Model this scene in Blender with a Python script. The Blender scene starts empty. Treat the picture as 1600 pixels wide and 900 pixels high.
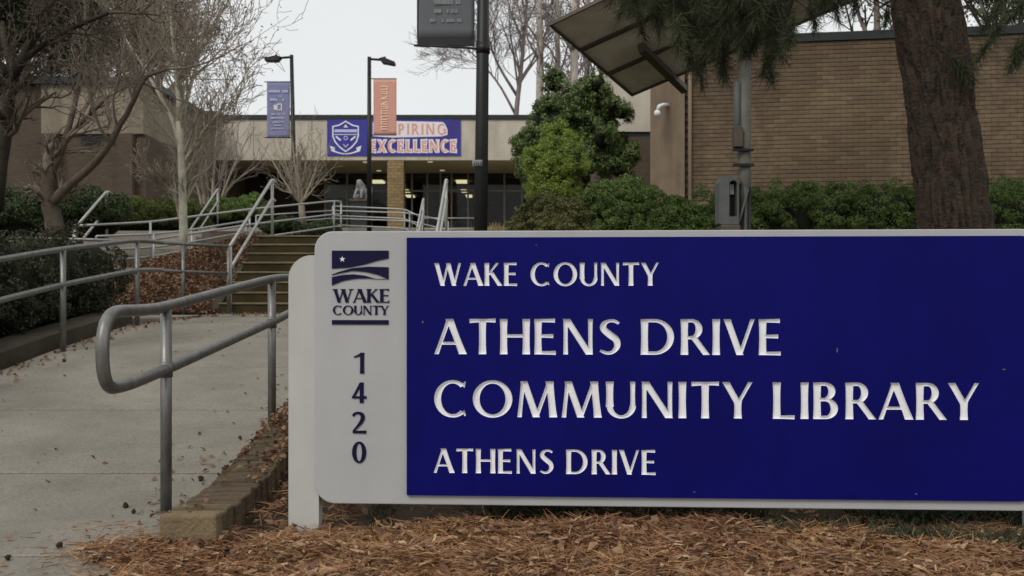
import bpy, bmesh, math, random
import numpy as np
from mathutils import Vector, Matrix, noise
from mathutils.geometry import delaunay_2d_cdt

random.seed(7)
RNG = np.random.default_rng(11)
S = bpy.context.scene
C = S.collection
R = math.radians

# ---------------------------------------------------------------- camera
F = 1600.0          # focal length in photo pixels (photo is 1600 wide)
EYE = 0.94          # camera height over the lower path
HOR = 465.0         # horizon row in the photo
cam_data = bpy.data.cameras.new('camera')
cam = bpy.data.objects.new('camera', cam_data)
C.objects.link(cam)
cam.location = (0, 0, EYE)
cam.rotation_euler = (R(90), 0, 0)
cam_data.sensor_width = 36
cam_data.lens = 36 * F / 1600
cam_data.shift_y = (HOR - 450) / 1600
cam_data.clip_start = 0.05
cam_data.clip_end = 5000
cam_data.dof.use_dof = True
cam_data.dof.focus_distance = 4.6
cam_data.dof.aperture_fstop = 7.0
S.camera = cam

# ---------------------------------------------------------------- world, sun, exposure
W = bpy.data.worlds.new('World')
S.world = W
W.use_nodes = True
nt = W.node_tree
nt.nodes.clear()
SUN_EL, SUN_AZ = 44, 212       # behind the camera's left shoulder, veiled by cloud
sky = nt.nodes.new('ShaderNodeTexSky')
sky.sky_type = 'NISHITA'
sky.sun_disc = False
sky.sun_elevation = R(SUN_EL)
sky.sun_rotation = R(SUN_AZ)
hs = nt.nodes.new('ShaderNodeHueSaturation')
hs.inputs['Saturation'].default_value = 0.12
hs.inputs['Value'].default_value = 1.0
mx = nt.nodes.new('ShaderNodeMix')
mx.data_type = 'RGBA'
mx.inputs[0].default_value = 0.82
mx.inputs[7].default_value = (8.3, 8.55, 8.55, 1)      # cloud deck
cn = nt.nodes.new('ShaderNodeTexNoise')
cn.inputs['Scale'].default_value = 2.2
cn.inputs['Detail'].default_value = 5
tcw = nt.nodes.new('ShaderNodeTexCoord')
nt.links.new(tcw.outputs['Generated'], cn.inputs['Vector'])
crp = nt.nodes.new('ShaderNodeMix')
crp.data_type = 'RGBA'
crp.inputs[6].default_value = (7.6, 7.95, 8.1, 1)
crp.inputs[7].default_value = (9.0, 9.1, 9.0, 1)
nt.links.new(cn.outputs['Fac'], crp.inputs[0])
nt.links.new(crp.outputs[2], mx.inputs[7])
bg = nt.nodes.new('ShaderNodeBackground')
bg.inputs['Strength'].default_value = 0.1
wo = nt.nodes.new('ShaderNodeOutputWorld')
nt.links.new(sky.outputs[0], hs.inputs['Color'])
nt.links.new(hs.outputs[0], mx.inputs[6])
nt.links.new(mx.outputs[2], bg.inputs['Color'])
nt.links.new(bg.outputs[0], wo.inputs['Surface'])

sun_data = bpy.data.lights.new('sun', 'SUN')
sun_data.energy = 1.4
sun_data.angle = R(22)
sun_data.color = (1, 0.96, 0.9)
sun = bpy.data.objects.new('sun', sun_data)
C.objects.link(sun)
sun.rotation_euler = (R(90 - SUN_EL), 0, R(180 - SUN_AZ))
S.view_settings.view_transform = 'Standard'
S.view_settings.look = 'None'
S.view_settings.exposure = 0.1
S.view_settings.gamma = 1.0
S.cycles.use_denoising = True
S.cycles.max_bounces = 6
S.cycles.transparent_max_bounces = 8
S.render.filter_size = 1.7


def P(px, py, d):
    """world point at depth d whose picture position is px, py"""
    return Vector(((px - 800) / F * d, d, EYE + (HOR - py) / F * d))


# ---------------------------------------------------------------- materials
def srgb(r, g, b):
    f = lambda c: ((c / 255) / 12.92 if c <= 10 else (((c / 255) + .055) / 1.055) ** 2.4)
    return (f(r), f(g), f(b), 1)


def mat(name, col, rough=0.8, metal=0.0, var=0.25, scale=6.0, bump=0.0, bscale=40.0, col2=None,
        attr=False, rnd=False, emit=None, trans=0.0, spec=0.3, detail=6):
    m = bpy.data.materials.new(name)
    m.use_nodes = True
    t = m.node_tree
    b = t.nodes['Principled BSDF']
    b.inputs['Roughness'].default_value = rough
    b.inputs['Metallic'].default_value = metal
    b.inputs['Specular IOR Level'].default_value = spec
    col = tuple(col[:3]) + (1,)
    tc = t.nodes.new('ShaderNodeTexCoord')
    nz = t.nodes.new('ShaderNodeTexNoise')
    nz.inputs['Scale'].default_value = scale
    nz.inputs['Detail'].default_value = detail
    nz.inputs['Roughness'].default_value = 0.65
    t.links.new(tc.outputs['Object'], nz.inputs['Vector'])
    mr = t.nodes.new('ShaderNodeMapRange')
    mr.inputs['From Min'].default_value = 0.3
    mr.inputs['From Max'].default_value = 0.7
    t.links.new(nz.outputs['Fac'], mr.inputs['Value'])
    m1 = t.nodes.new('ShaderNodeMix')
    m1.data_type = 'RGBA'
    c2 = tuple(col2[:3]) + (1,) if col2 else tuple(c * (1 - var) for c in col[:3]) + (1,)
    m1.inputs[6].default_value = tuple(min(1, c * (1 + var * .5)) for c in col[:3]) + (1,)
    m1.inputs[7].default_value = c2
    t.links.new(mr.outputs[0], m1.inputs[0])
    out = m1.outputs[2]
    if attr or rnd:
        hsv = t.nodes.new('ShaderNodeHueSaturation')
        mr2 = t.nodes.new('ShaderNodeMapRange')
        mr2.inputs['To Min'].default_value = 0.55
        mr2.inputs['To Max'].default_value = 1.5
        if rnd:
            oi = t.nodes.new('ShaderNodeObjectInfo')
            t.links.new(oi.outputs['Random'], mr2.inputs['Value'])
            cm = t.nodes.new('ShaderNodeMix')
            cm.data_type = 'RGBA'
            cm.blend_type = 'MULTIPLY'
            cm.inputs[0].default_value = 1
            t.links.new(out, cm.inputs[6])
            t.links.new(oi.outputs['Color'], cm.inputs[7])
            out = cm.outputs[2]
            mr2.inputs['To Min'].default_value = 0.86
            mr2.inputs['To Max'].default_value = 1.1
        else:
            at = t.nodes.new('ShaderNodeAttribute')
            at.attribute_name = 'tone'
            t.links.new(at.outputs['Fac'], mr2.inputs['Value'])
        t.links.new(out, hsv.inputs['Color'])
        t.links.new(mr2.outputs[0], hsv.inputs['Value'])
        mr3 = t.nodes.new('ShaderNodeMapRange')
        mr3.inputs['To Min'].default_value = 0.485
        mr3.inputs['To Max'].default_value = 0.515
        t.links.new(mr2.inputs['Value'].links[0].from_socket, mr3.inputs['Value'])
        t.links.new(mr3.outputs[0], hsv.inputs['Hue'])
        out = hsv.outputs[0]
    t.links.new(out, b.inputs['Base Color'])
    if bump:
        n2 = t.nodes.new('ShaderNodeTexNoise')
        n2.inputs['Scale'].default_value = bscale
        n2.inputs['Detail'].default_value = 8
        t.links.new(tc.outputs['Object'], n2.inputs['Vector'])
        bp = t.nodes.new('ShaderNodeBump')
        bp.inputs['Strength'].default_value = bump
        bp.inputs['Distance'].default_value = 0.02
        t.links.new(n2.outputs['Fac'], bp.inputs['Height'])
        t.links.new(bp.outputs[0], b.inputs['Normal'])
    if trans:
        tr = t.nodes.new('ShaderNodeBsdfTranslucent')
        t.links.new(out, tr.inputs['Color'])
        ms = t.nodes.new('ShaderNodeMixShader')
        ms.inputs[0].default_value = trans
        t.links.new(b.outputs[0], ms.inputs[1])
        t.links.new(tr.outputs[0], ms.inputs[2])
        t.links.new(ms.outputs[0], t.nodes['Material Output'].inputs['Surface'])
    if emit:
        b.inputs['Emission Color'].default_value = tuple(emit[:3]) + (1,)
        b.inputs['Emission Strength'].default_value = emit[3]
    return m


def brick_mat(name, c1, c2, mortar, scale, bw=0.215, bh=0.075):
    m = bpy.data.materials.new(name)
    m.use_nodes = True
    t = m.node_tree
    b = t.nodes['Principled BSDF']
    b.inputs['Roughness'].default_value = 0.9
    tc = t.nodes.new('ShaderNodeTexCoord')
    sp = t.nodes.new('ShaderNodeSeparateXYZ')
    cb = t.nodes.new('ShaderNodeCombineXYZ')
    ad = t.nodes.new('ShaderNodeMath')
    t.links.new(tc.outputs['Object'], sp.inputs[0])
    t.links.new(sp.outputs['X'], ad.inputs[0])
    t.links.new(sp.outputs['Y'], ad.inputs[1])
    t.links.new(ad.outputs[0], cb.inputs['X'])
    t.links.new(sp.outputs['Z'], cb.inputs['Y'])
    br = t.nodes.new('ShaderNodeTexBrick')
    br.inputs['Scale'].default_value = scale
    br.inputs['Brick Width'].default_value = bw
    br.inputs['Row Height'].default_value = bh
    br.inputs['Mortar Size'].default_value = 0.008
    br.inputs['Color1'].default_value = c1
    br.inputs['Color2'].default_value = c2
    br.inputs['Mortar'].default_value = mortar
    t.links.new(cb.outputs[0], br.inputs['Vector'])
    nz = t.nodes.new('ShaderNodeTexNoise')
    nz.inputs['Scale'].default_value = 0.8
    nz.inputs['Detail'].default_value = 8
    t.links.new(tc.outputs['Object'], nz.inputs['Vector'])
    mx = t.nodes.new('ShaderNodeMix')
    mx.data_type = 'RGBA'
    mx.blend_type = 'MULTIPLY'
    mx.inputs[0].default_value = 0.6
    t.links.new(br.outputs['Color'], mx.inputs[6])
    t.links.new(nz.outputs['Fac'], mx.inputs[7])
    t.links.new(mx.outputs[2], b.inputs['Base Color'])
    bp = t.nodes.new('ShaderNodeBump')
    bp.inputs['Strength'].default_value = 0.6
    bp.inputs['Distance'].default_value = 0.01
    bp.invert = True
    t.links.new(br.outputs['Fac'], bp.inputs['Height'])
    t.links.new(bp.outputs[0], b.inputs['Normal'])
    return m


def concrete_mat(name, col, stain=0.35):
    """poured concrete: broad stains, speckle, fine grit"""
    m = mat(name, col, rough=0.88, var=stain, scale=1.3, bump=0.25, bscale=90, spec=0.25)
    t = m.node_tree
    b = t.nodes['Principled BSDF']
    src = b.inputs['Base Color'].links[0].from_socket
    tc = t.nodes['Texture Coordinate']
    n = t.nodes.new('ShaderNodeTexNoise')
    n.inputs['Scale'].default_value = 70
    n.inputs['Detail'].default_value = 4
    t.links.new(tc.outputs['Object'], n.inputs['Vector'])
    mr = t.nodes.new('ShaderNodeMapRange')
    mr.inputs['From Min'].default_value = 0.35
    mr.inputs['From Max'].default_value = 0.65
    mr.inputs['To Min'].default_value = 0.82
    mr.inputs['To Max'].default_value = 1.1
    t.links.new(n.outputs['Fac'], mr.inputs['Value'])
    hv = t.nodes.new('ShaderNodeHueSaturation')
    t.links.new(src, hv.inputs['Color'])
    t.links.new(mr.outputs[0], hv.inputs['Value'])
    t.links.new(hv.outputs[0], b.inputs['Base Color'])
    return m


M = {}
M['soil'] = mat('soil', (0.055, 0.034, 0.02), 0.95, var=.5, scale=5, bump=.6, bscale=30)
M['straw'] = mat('straw', (0.31, 0.160, 0.078), 0.75, var=.35, scale=3, attr=True, trans=.15)
M['chip'] = mat('wood_chip', (0.36, 0.235, 0.14), 0.8, var=.4, scale=9, attr=True)
M['leaf_brown'] = mat('dead_leaf', (0.24, 0.135, 0.08), 0.75, var=.4, scale=9, attr=True, trans=.2)
M['concrete'] = concrete_mat('path_concrete', (0.235, 0.214, 0.176), .32)
M['concrete_dark'] = concrete_mat('kerb_concrete', (0.075, 0.062, 0.043), .5)
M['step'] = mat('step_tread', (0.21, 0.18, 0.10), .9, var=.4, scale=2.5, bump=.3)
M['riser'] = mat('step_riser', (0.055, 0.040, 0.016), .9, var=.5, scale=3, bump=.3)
M['kerb_brick'] = mat('kerb_brick', (0.125, 0.090, 0.053), .9, var=.45, scale=11, bump=.6, bscale=70, rnd=True)
M['kerb_end'] = mat('kerb_end_block', (0.19, 0.14, 0.08), .9, var=.25, scale=9, bump=.5, bscale=70)
M['wall_brick'] = mat('wall_brick', (0.152, 0.108, 0.068), .9, var=.35, scale=5, bump=.4, bscale=50, rnd=True)
M['wall_brick_mass'] = mat('wall_brick_mass', (0.152, 0.108, 0.068), .9, var=.35, scale=5, attr=True, bump=.4, bscale=50)
M['mortar'] = mat('mortar', (0.094, 0.070, 0.046), .95, var=.3, scale=8)
M['brick_far'] = brick_mat('far_brick', (.13, .092, .06, 1), (.10, .068, .045, 1), (.11, .09, .065, 1), 1.0)
M['brick_column'] = brick_mat('column_brick', (.40, .28, .13, 1), (.27, .185, .085, 1), (.13, .09, .05, 1), 1.0, .28, .13)
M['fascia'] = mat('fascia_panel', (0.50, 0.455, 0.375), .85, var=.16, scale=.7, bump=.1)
M['fascia_dim'] = mat('shaded_fascia', (0.26, 0.22, 0.16), .85, var=.3, scale=1.1)  # fascia beige darkened, the wing's shade put into the colour
M['pilaster'] = mat('pilaster_concrete', (0.22, 0.165, 0.115), .9, var=.25, scale=1.6, bump=.2)
M['coping'] = mat('metal_coping', (0.035, 0.038, 0.038), .5, .5, var=.2)
M['soffit'] = mat('soffit', (0.40, 0.33, 0.20), .9, var=.15, scale=.6)
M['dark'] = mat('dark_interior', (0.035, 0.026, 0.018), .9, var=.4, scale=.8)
M['plaza'] = concrete_mat('plaza_concrete', (0.30, 0.27, 0.22))
M['metal'] = mat('galvanised_pipe', (0.20, 0.197, 0.185), .42, .6, var=.22, scale=14, bump=.06, bscale=160, spec=.5)
M['metal_light'] = mat('bright_pipe', (0.40, 0.395, 0.375), .45, .4, var=.15, scale=9, spec=.5)
M['mullion'] = mat('window_mullion', (0.22, 0.21, 0.18), .5, .4, var=.1)
M['sign_grey'] = mat('sign_grey_paint', (0.41, 0.41, 0.41), .5, var=.07, scale=2.2, bump=.03, bscale=120)
M['post_grey'] = mat('post_grey_paint', (0.46, 0.455, 0.43), .5, var=.08, scale=2.5, bump=.03, bscale=120)
M['sign_blue'] = mat('sign_blue_paint', (0.0034, 0.0032, 0.118), .5, var=.2, scale=1.4, spec=.10, bump=.02, bscale=200)
M['letter_white'] = mat('letter_white_paint', (0.82, 0.82, 0.83), .55, var=.06, scale=20)
M['navy'] = mat('navy_print', (0.006, 0.005, 0.035), .5, var=.1, spec=.15)
M['black'] = mat('black_paint', (0.010, 0.010, 0.010), .5, .0, var=.3, spec=.4)
M['banner_grey'] = mat('grey_banner_cloth', (0.26, 0.27, 0.285), .8, var=.12, scale=2, trans=.5)
M['banner_hem'] = mat('dark_hem', (0.035, 0.035, 0.037), .8)
M['banner_mark'] = mat('pale_banner_print', (0.42, 0.42, 0.43), .8, trans=.4)
M['banner_blue'] = mat('blue_banner_cloth', (0.30, 0.315, 0.50), .8, var=.08, trans=.25)
M['banner_orange'] = mat('orange_banner_cloth', (0.82, 0.47, 0.37), .8, var=.06, trans=.3)
M['print_white'] = mat('white_print', (0.75, 0.73, 0.78), .7, var=.05)
M['print_pale'] = mat('pale_orange_print', (0.92, 0.66, 0.52), .7, var=.05)
M['print_lilac'] = mat('pale_lilac_print', (0.50, 0.50, 0.75), .7, var=.05)
M['print_orange'] = mat('orange_print', (0.75, 0.34, 0.24), .7, var=.1)
M['wall_banner'] = mat('wall_banner_blue', (0.035, 0.045, 0.30), .7, var=.35, scale=.7, col2=(0.05, 0.035, 0.20))
M['lamp_on'] = mat('lit_ceiling_lamp', (1, .95, .8), .5, emit=(1, .90, .66, 1.3))
M['downlight'] = mat('dim_downlight', (.8, .75, .6), .5, emit=(1, .9, .7, .25))
M['panel_back'] = mat('panel_backsheet', (0.80, 0.76, 0.66), .7, var=.25, scale=2)
M['panel_frame'] = mat('panel_frame', (0.11, 0.09, 0.07), .6, .3)
M['panel_glass'] = mat('panel_cells', (0.01, 0.012, 0.03), .15, var=.1, spec=.6)
M['steel_post'] = mat('weathered_post', (0.16, 0.155, 0.13), .7, .2, var=.35, scale=4)
M['box_grey'] = mat('grey_box_paint', (0.115, 0.12, 0.115), .6, var=.2, scale=6)
M['pine_bark'] = mat('pine_bark', (0.050, 0.031, 0.021), .95, var=.6, scale=16, bump=1.0, bscale=45, col2=(0.020, 0.020, 0.015), detail=12)
M['needle'] = mat('pine_needle', (0.055, 0.066, 0.028), .6, var=.35, scale=3, attr=True, trans=.2)
M['bark_grey'] = mat('grey_brown_bark', (0.095, 0.074, 0.052), .9, var=.4, scale=9, bump=.5)
M['bark_dark'] = mat('dark_bark', (0.035, 0.028, 0.02), .95, var=.4, scale=9, bump=.4)
M['bark_pale'] = mat('pale_bark', (0.46, 0.44, 0.35), .85, var=.35, scale=11, bump=.3)
M['bark_tan'] = mat('tan_bark', (0.33, 0.28, 0.21), .9, var=.3, scale=9)
M['twig'] = mat('far_twig', (0.24, 0.195, 0.18), .9, var=.3, scale=2)
M['twig_pale'] = mat('pale_far_bark', (0.42, 0.37, 0.32), .9, var=.3, scale=2)
M['holly'] = mat('evergreen_leaf', (0.135, 0.19, 0.055), .5, var=.3, scale=1.5, attr=True, trans=.2, spec=.45)
M['lime'] = mat('yellow_green_leaf', (0.22, 0.29, 0.055), .6, var=.25, scale=2, attr=True, trans=.25)
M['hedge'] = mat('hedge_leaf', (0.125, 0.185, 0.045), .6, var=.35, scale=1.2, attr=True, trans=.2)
M['hedge_olive'] = mat('olive_leaf', (0.15, 0.15, 0.055), .65, var=.35, scale=1.5, attr=True, trans=.15)
M['hedge_dark'] = mat('dark_hedge_leaf', (0.035, 0.042, 0.02), .65, var=.35, scale=1.2, attr=True, trans=.1)
M['hedge_olive_dark'] = mat('dark_olive_leaf', (0.048, 0.050, 0.024), .65, var=.35, scale=1.2, attr=True, trans=.1)  # dark olive tone of the hedge left of the path
M['hedge_mid'] = mat('deep_green_leaf', (0.05, 0.075, 0.026), .65, var=.35, scale=1.2, attr=True, trans=.1)
M['lime_dim'] = mat('dull_yellow_green_leaf', (0.115, 0.14, 0.03), .65, var=.35, scale=1.2, attr=True, trans=.1)
M['core'] = mat('shrub_inside', (0.012, 0.014, 0.007), 1, var=.3)  # near-black, shade deep inside the plants put into the colour
M['dry_grass'] = mat('dry_grass', (0.36, 0.27, 0.13), .85, var=.3, attr=True)
M['blade'] = mat('grass_blade', (0.040, 0.048, 0.024), .7, var=.3, attr=True)
M['oak_leaf'] = mat('oak_leaf', (0.30, 0.215, 0.16), .8, var=.3, scale=.4, attr=True, trans=.3)
M['twig_brown'] = mat('brown_twig', (0.19, 0.155, 0.12), .9, var=.4, scale=3)
M['seed'] = mat('seed_ball', (0.05, 0.028, 0.015), .9, var=.4, scale=40)
M['stone'] = mat('pale_statue_stone', (0.24, 0.24, 0.23), .6, var=.35, scale=4)
M['white'] = mat('white_plastic', (0.75, 0.75, 0.73), .5)



def weather(m, amt, sx=9, sz=.7):
    """faint vertical water marks and dust in the paint colour"""
    t = m.node_tree
    b = t.nodes['Principled BSDF']
    src = b.inputs['Base Color'].links[0].from_socket
    mp = t.nodes.new('ShaderNodeMapping')
    mp.inputs['Scale'].default_value = (sx, sx, sz)
    n = t.nodes.new('ShaderNodeTexNoise')
    n.inputs['Scale'].default_value = 2.0
    n.inputs['Detail'].default_value = 9
    t.links.new(t.nodes['Texture Coordinate'].outputs['Object'], mp.inputs[0])
    t.links.new(mp.outputs[0], n.inputs['Vector'])
    mr = t.nodes.new('ShaderNodeMapRange')
    mr.inputs['From Min'].default_value = .3
    mr.inputs['From Max'].default_value = .75
    mr.inputs['To Min'].default_value = 1 + amt * .4
    mr.inputs['To Max'].default_value = 1 - amt
    t.links.new(n.outputs['Fac'], mr.inputs['Value'])
    hv = t.nodes.new('ShaderNodeHueSaturation')
    t.links.new(src, hv.inputs['Color'])
    t.links.new(mr.outputs[0], hv.inputs['Value'])
    t.links.new(hv.outputs[0], b.inputs['Base Color'])
    # the same marks vary the gloss
    m2 = t.nodes.new('ShaderNodeMapRange')
    m2.inputs['To Min'].default_value = b.inputs['Roughness'].default_value - .12
    m2.inputs['To Max'].default_value = b.inputs['Roughness'].default_value + .15
    t.links.new(n.outputs['Fac'], m2.inputs['Value'])
    t.links.new(m2.outputs[0], b.inputs['Roughness'])


weather(M['sign_blue'], .10, 4, .8)
weather(M['sign_grey'], .05, 4, .8)
weather(M['post_grey'], .07, 5, .8)
weather(M['fascia'], .16, 1.6, .25)
weather(M['fascia_dim'], .25, 1.6, .25)
weather(M['pilaster'], .25, 3, .4)
weather(M['metal'], .3, 20, 6)
gm = bpy.data.materials.new('entrance_glass')
gm.use_nodes = True
t = gm.node_tree
t.nodes.clear()
o_ = t.nodes.new('ShaderNodeOutputMaterial')
g_ = t.nodes.new('ShaderNodeBsdfGlossy')
g_.inputs['Roughness'].default_value = 0.03
tr_ = t.nodes.new('ShaderNodeBsdfTransparent')
tr_.inputs['Color'].default_value = (.7, .72, .66, 1)
fr_ = t.nodes.new('ShaderNodeFresnel')
fr_.inputs['IOR'].default_value = 1.3
ms_ = t.nodes.new('ShaderNodeMixShader')
t.links.new(fr_.outputs[0], ms_.inputs[0])
t.links.new(tr_.outputs[0], ms_.inputs[1])
t.links.new(g_.outputs[0], ms_.inputs[2])
t.links.new(ms_.outputs[0], o_.inputs['Surface'])
M['glass'] = gm


# ---------------------------------------------------------------- mesh helpers
class MB:
    def __init__(self):
        self.v, self.f = [], []

    def add(self, vs, fs):
        n = len(self.v)
        self.v += [tuple(v) for v in vs]
        self.f += [tuple(i + n for i in f) for f in fs]
        return self

    def box(self, x0, x1, y0, y1, z0, z1, bev=0.0):
        if bev <= 0:
            return self.add([(x0, y0, z0), (x1, y0, z0), (x1, y1, z0), (x0, y1, z0), (x0, y0, z1), (x1, y0, z1), (x1, y1, z1), (x0, y1, z1)],
                            [(0, 3, 2, 1), (4, 5, 6, 7), (0, 1, 5, 4), (1, 2, 6, 5), (2, 3, 7, 6), (3, 0, 4, 7)])
        b = bmesh.new()
        bmesh.ops.create_cube(b, size=1)
        for v in b.verts:
            v.co = Vector(((x0 + x1) / 2 + v.co.x * (x1 - x0), (y0 + y1) / 2 + v.co.y * (y1 - y0), (z0 + z1) / 2 + v.co.z * (z1 - z0)))
        bmesh.ops.bevel(b, geom=list(b.edges), offset=bev, segments=2, affect='EDGES', profile=.5)
        b.verts.index_update()
        vs = [v.co.copy() for v in b.verts]
        fs = [[v.index for v in f.verts] for f in b.faces]
        b.free()
        return self.add(vs, fs)

    def tube(self, pts, rad, n=8, cap=True):
        pts = [Vector(p) for p in pts]
        if not hasattr(rad, '__len__'):
            rad = [rad] * len(pts)
        vs, fs = [], []
        t0 = (pts[1] - pts[0]).normalized()
        ref = Vector((0, 0, 1)) if abs(t0.z) < .9 else Vector((0, 1, 0))
        u = t0.cross(ref).normalized()
        k = len(pts)
        for i, p in enumerate(pts):
            t = (pts[min(i + 1, k - 1)] - pts[max(i - 1, 0)])
            t = t.normalized() if t.length > 1e-9 else t0
            u = (u - t * u.dot(t))
            u = u.normalized() if u.length > 1e-9 else t.orthogonal().normalized()
            w = t.cross(u)
            for j in range(n):
                a = 2 * math.pi * j / n
                vs.append(p + (u * math.cos(a) + w * math.sin(a)) * rad[i])
            if i:
                for j in range(n):
                    a0, b0 = (i - 1) * n + j, (i - 1) * n + (j + 1) % n
                    fs.append((a0, b0, b0 + n, a0 + n))
        if cap:
            fs.append(tuple(range(n))[::-1])
            fs.append(tuple((k - 1) * n + j for j in range(n)))
        return self.add(vs, fs)

    def prism(self, outline, y0, y1):
        """outline in x,z extruded from y0 (towards the camera) to y1"""
        n = len(outline)
        vs = [(x, y0, z) for x, z in outline] + [(x, y1, z) for x, z in outline]
        fs = [tuple(range(n)), tuple(range(2 * n - 1, n - 1, -1))]
        for i in range(n):
            j = (i + 1) % n
            fs.append((i, i + n, j + n, j))
        return self.add(vs, fs)

    def ball(self, c, rx, ry, rz, nu=12, nv=8):
        vs, fs = [], []
        for i in range(nv + 1):
            th = math.pi * i / nv
            for j in range(nu):
                ph = 2 * math.pi * j / nu
                vs.append((c[0] + rx * math.sin(th) * math.cos(ph), c[1] + ry * math.sin(th) * math.sin(ph), c[2] + rz * math.cos(th)))
        for i in range(nv):
            for j in range(nu):
                a, b = i * nu + j, i * nu + (j + 1) % nu
                fs.append((a, a + nu, b + nu, b))
        return self.add(vs, fs)


def clean(me, smooth):
    if smooth:
        me.polygons.foreach_set('use_smooth', [True] * len(me.polygons))
    me.update()


def part(name, mb, m, parent=None, smooth=False, local=False, kind=None, label=None, fixn=True):
    me = bpy.data.meshes.new(name)
    vs = mb.v
    if parent is not None and not local:
        base = parent if parent.parent is None else parent.parent
        inv = MAT[base.name].inverted()
        if parent.parent is not None:
            inv = inv
        vs = [tuple(inv @ Vector(v)) for v in vs]
    me.from_pydata(vs, [], mb.f)
    if fixn and len(mb.f) < 60000:
        b = bmesh.new()
        b.from_mesh(me)
        bmesh.ops.recalc_face_normals(b, faces=b.faces)
        b.to_mesh(me)
        b.free()
    clean(me, smooth)
    me.materials.append(m)
    o = bpy.data.objects.new(name, me)
    C.objects.link(o)
    if parent is not None:
        o.parent = parent
    if kind:
        o['kind'] = kind
    if label:
        o['label'] = label
    return o


MAT = {}


def thing(name, label, cat, loc=(0, 0, 0), rotz=0.0, group=None):
    o = bpy.data.objects.new(name, None)
    C.objects.link(o)
    o.empty_display_size = .2
    o.location = loc
    o.rotation_euler = (0, 0, rotz)
    MAT[o.name] = Matrix.Translation(Vector(loc)) @ Matrix.Rotation(rotz, 4, 'Z')
    o['label'] = label
    o['category'] = cat
    if group:
        o['group'] = group
    return o


def tag(o, label, cat, group=None):
    o['label'] = label
    o['category'] = cat
    if group:
        o['group'] = group
    return o


def struct(name, mb, m, smooth=False):
    return part(name, mb, m, None, smooth, kind='structure')


def np_mesh(name, V, k, m, parent=None, tone=None, kind=None, smooth=False, label=None):
    """V: (n*k,3) array, faces of k consecutive vertices; tone one value a face"""
    V = np.asarray(V, dtype=np.float32).reshape(-1, 3)
    if parent is not None:
        base = parent if parent.parent is None else parent.parent
        A = np.array(MAT[base.name].inverted())
        V = V @ A[:3, :3].T.astype(np.float32) + A[:3, 3].astype(np.float32)
    n = len(V) // k
    me = bpy.data.meshes.new(name)
    me.vertices.add(n * k)
    me.vertices.foreach_set('co', V.ravel())
    me.loops.add(n * k)
    me.loops.foreach_set('vertex_index', np.arange(n * k, dtype=np.int32))
    me.polygons.add(n)
    me.polygons.foreach_set('loop_start', np.arange(0, n * k, k, dtype=np.int32))
    me.update(calc_edges=True)
    if tone is not None:
        a = me.attributes.new('tone', 'FLOAT', 'FACE')
        a.data.foreach_set('value', np.asarray(tone, dtype=np.float32))
    me.materials.append(m)
    o = bpy.data.objects.new(name, me)
    C.objects.link(o)
    if parent is not None:
        o.parent = parent
    if kind:
        o['kind'] = kind
    if label:
        o['label'] = label
    return o


def unit(v):
    return v / np.maximum(np.linalg.norm(v, axis=-1, keepdims=True), 1e-9)


def leaf_quads(pos, out, size, aspect=.5, spread=.8, rng=RNG):
    """rhombic leaves at pos roughly facing 'out'"""
    n = len(pos)
    nrm = unit(out + rng.normal(size=(n, 3)) * spread)
    a = unit(np.cross(nrm, rng.normal(size=(n, 3))))
    b = np.cross(nrm, a)
    s = (size * rng.uniform(.6, 1.35, n))[:, None]
    bend = nrm * s * .18
    V = np.stack([pos - a * s * .5, pos - b * s * aspect * .5 + bend, pos + a * s * .5, pos + b * s * aspect * .5 + bend], 1)
    return V.reshape(-1, 3)


def needles(p0, d, length, w, rng=RNG):
    """thin triangles-strips: quads from p0 along d"""
    n = len(p0)
    side = unit(np.cross(d, rng.normal(size=(n, 3)))) * w * .5
    L = (length * rng.uniform(.7, 1.2, n))[:, None]
    tip = p0 + d * L
    V = np.stack([p0 - side, p0 + side, tip + side * .35, tip - side * .35], 1)
    return V.reshape(-1, 3)


# ---------------------------------------------------------------- terrain
HY = [-400, 4.5, 6.1, 7.54, 8.6, 10.3, 13.7, 16.1, 21.6, 24, 30, 32.7, 33.2, 3000]
HZ = [0, 0, .18, .36, .49, .66, .726, 1.9, 1.93, 2.2, 2.6, 2.95, 3.19, 3.19]


def h(y):
    return float(np.interp(y, HY, HZ))


def ground_z(x, y):
    z = h(y)
    if x > -1.1 and y < 13:
        z += .02 * math.sin(x * 2.1 + 1) + .02 * math.sin(y * 1.7 + x)
    if x < -4.1 and y > 13.7:        # the bank falls away to the left
        z -= min(.5, (-4.1 - x) * .25) * min(1, (y - 13.7) / 2) * (1 if y < 20 else max(0, 1 - (y - 20) / 3))
    if x > -.5:                     # smoother bank behind the sign
        z = max(z, min(.9, (y - 4.6) * .085)) if y > 4.6 else z
    return z


xs = sorted(set([-1500, -600, -200, -90, -50, -35, -25] + list(np.arange(-20, -4.2, .8)) + [-4.1, -3.93, -3.89, -3.0, -2.2, -1.42, -1.38]
            + list(np.arange(-1.1, 6, .25)) + list(np.arange(6, 20, 1)) + [25, 40, 90, 200, 600, 1500]))
ys = sorted(set([-1500, -300, -60, -20, -5, 0] + list(np.arange(1, 13.6, .25)) + [13.68, 13.72] + list(np.arange(14, 36, .4))
            + [40, 50, 70, 120, 300, 900, 2500]))
mb = MB()
for y in ys:
    for x in xs:
        z = ground_z(x, y) - .012
        if -3.9 < x < -1.4 and y < 13.7:
            z -= .14
        if -3.9 < x < -.95 and 13.7 <= y < 16.2:
            z = .6
        mb.v.append((x, y, z))
nx = len(xs)
for j in range(len(ys) - 1):
    for i in range(nx - 1):
        a = j * nx + i
        mb.f.append((a, a + 1, a + 1 + nx, a + nx))
struct('ground', mb, M['soil'], True)

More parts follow.
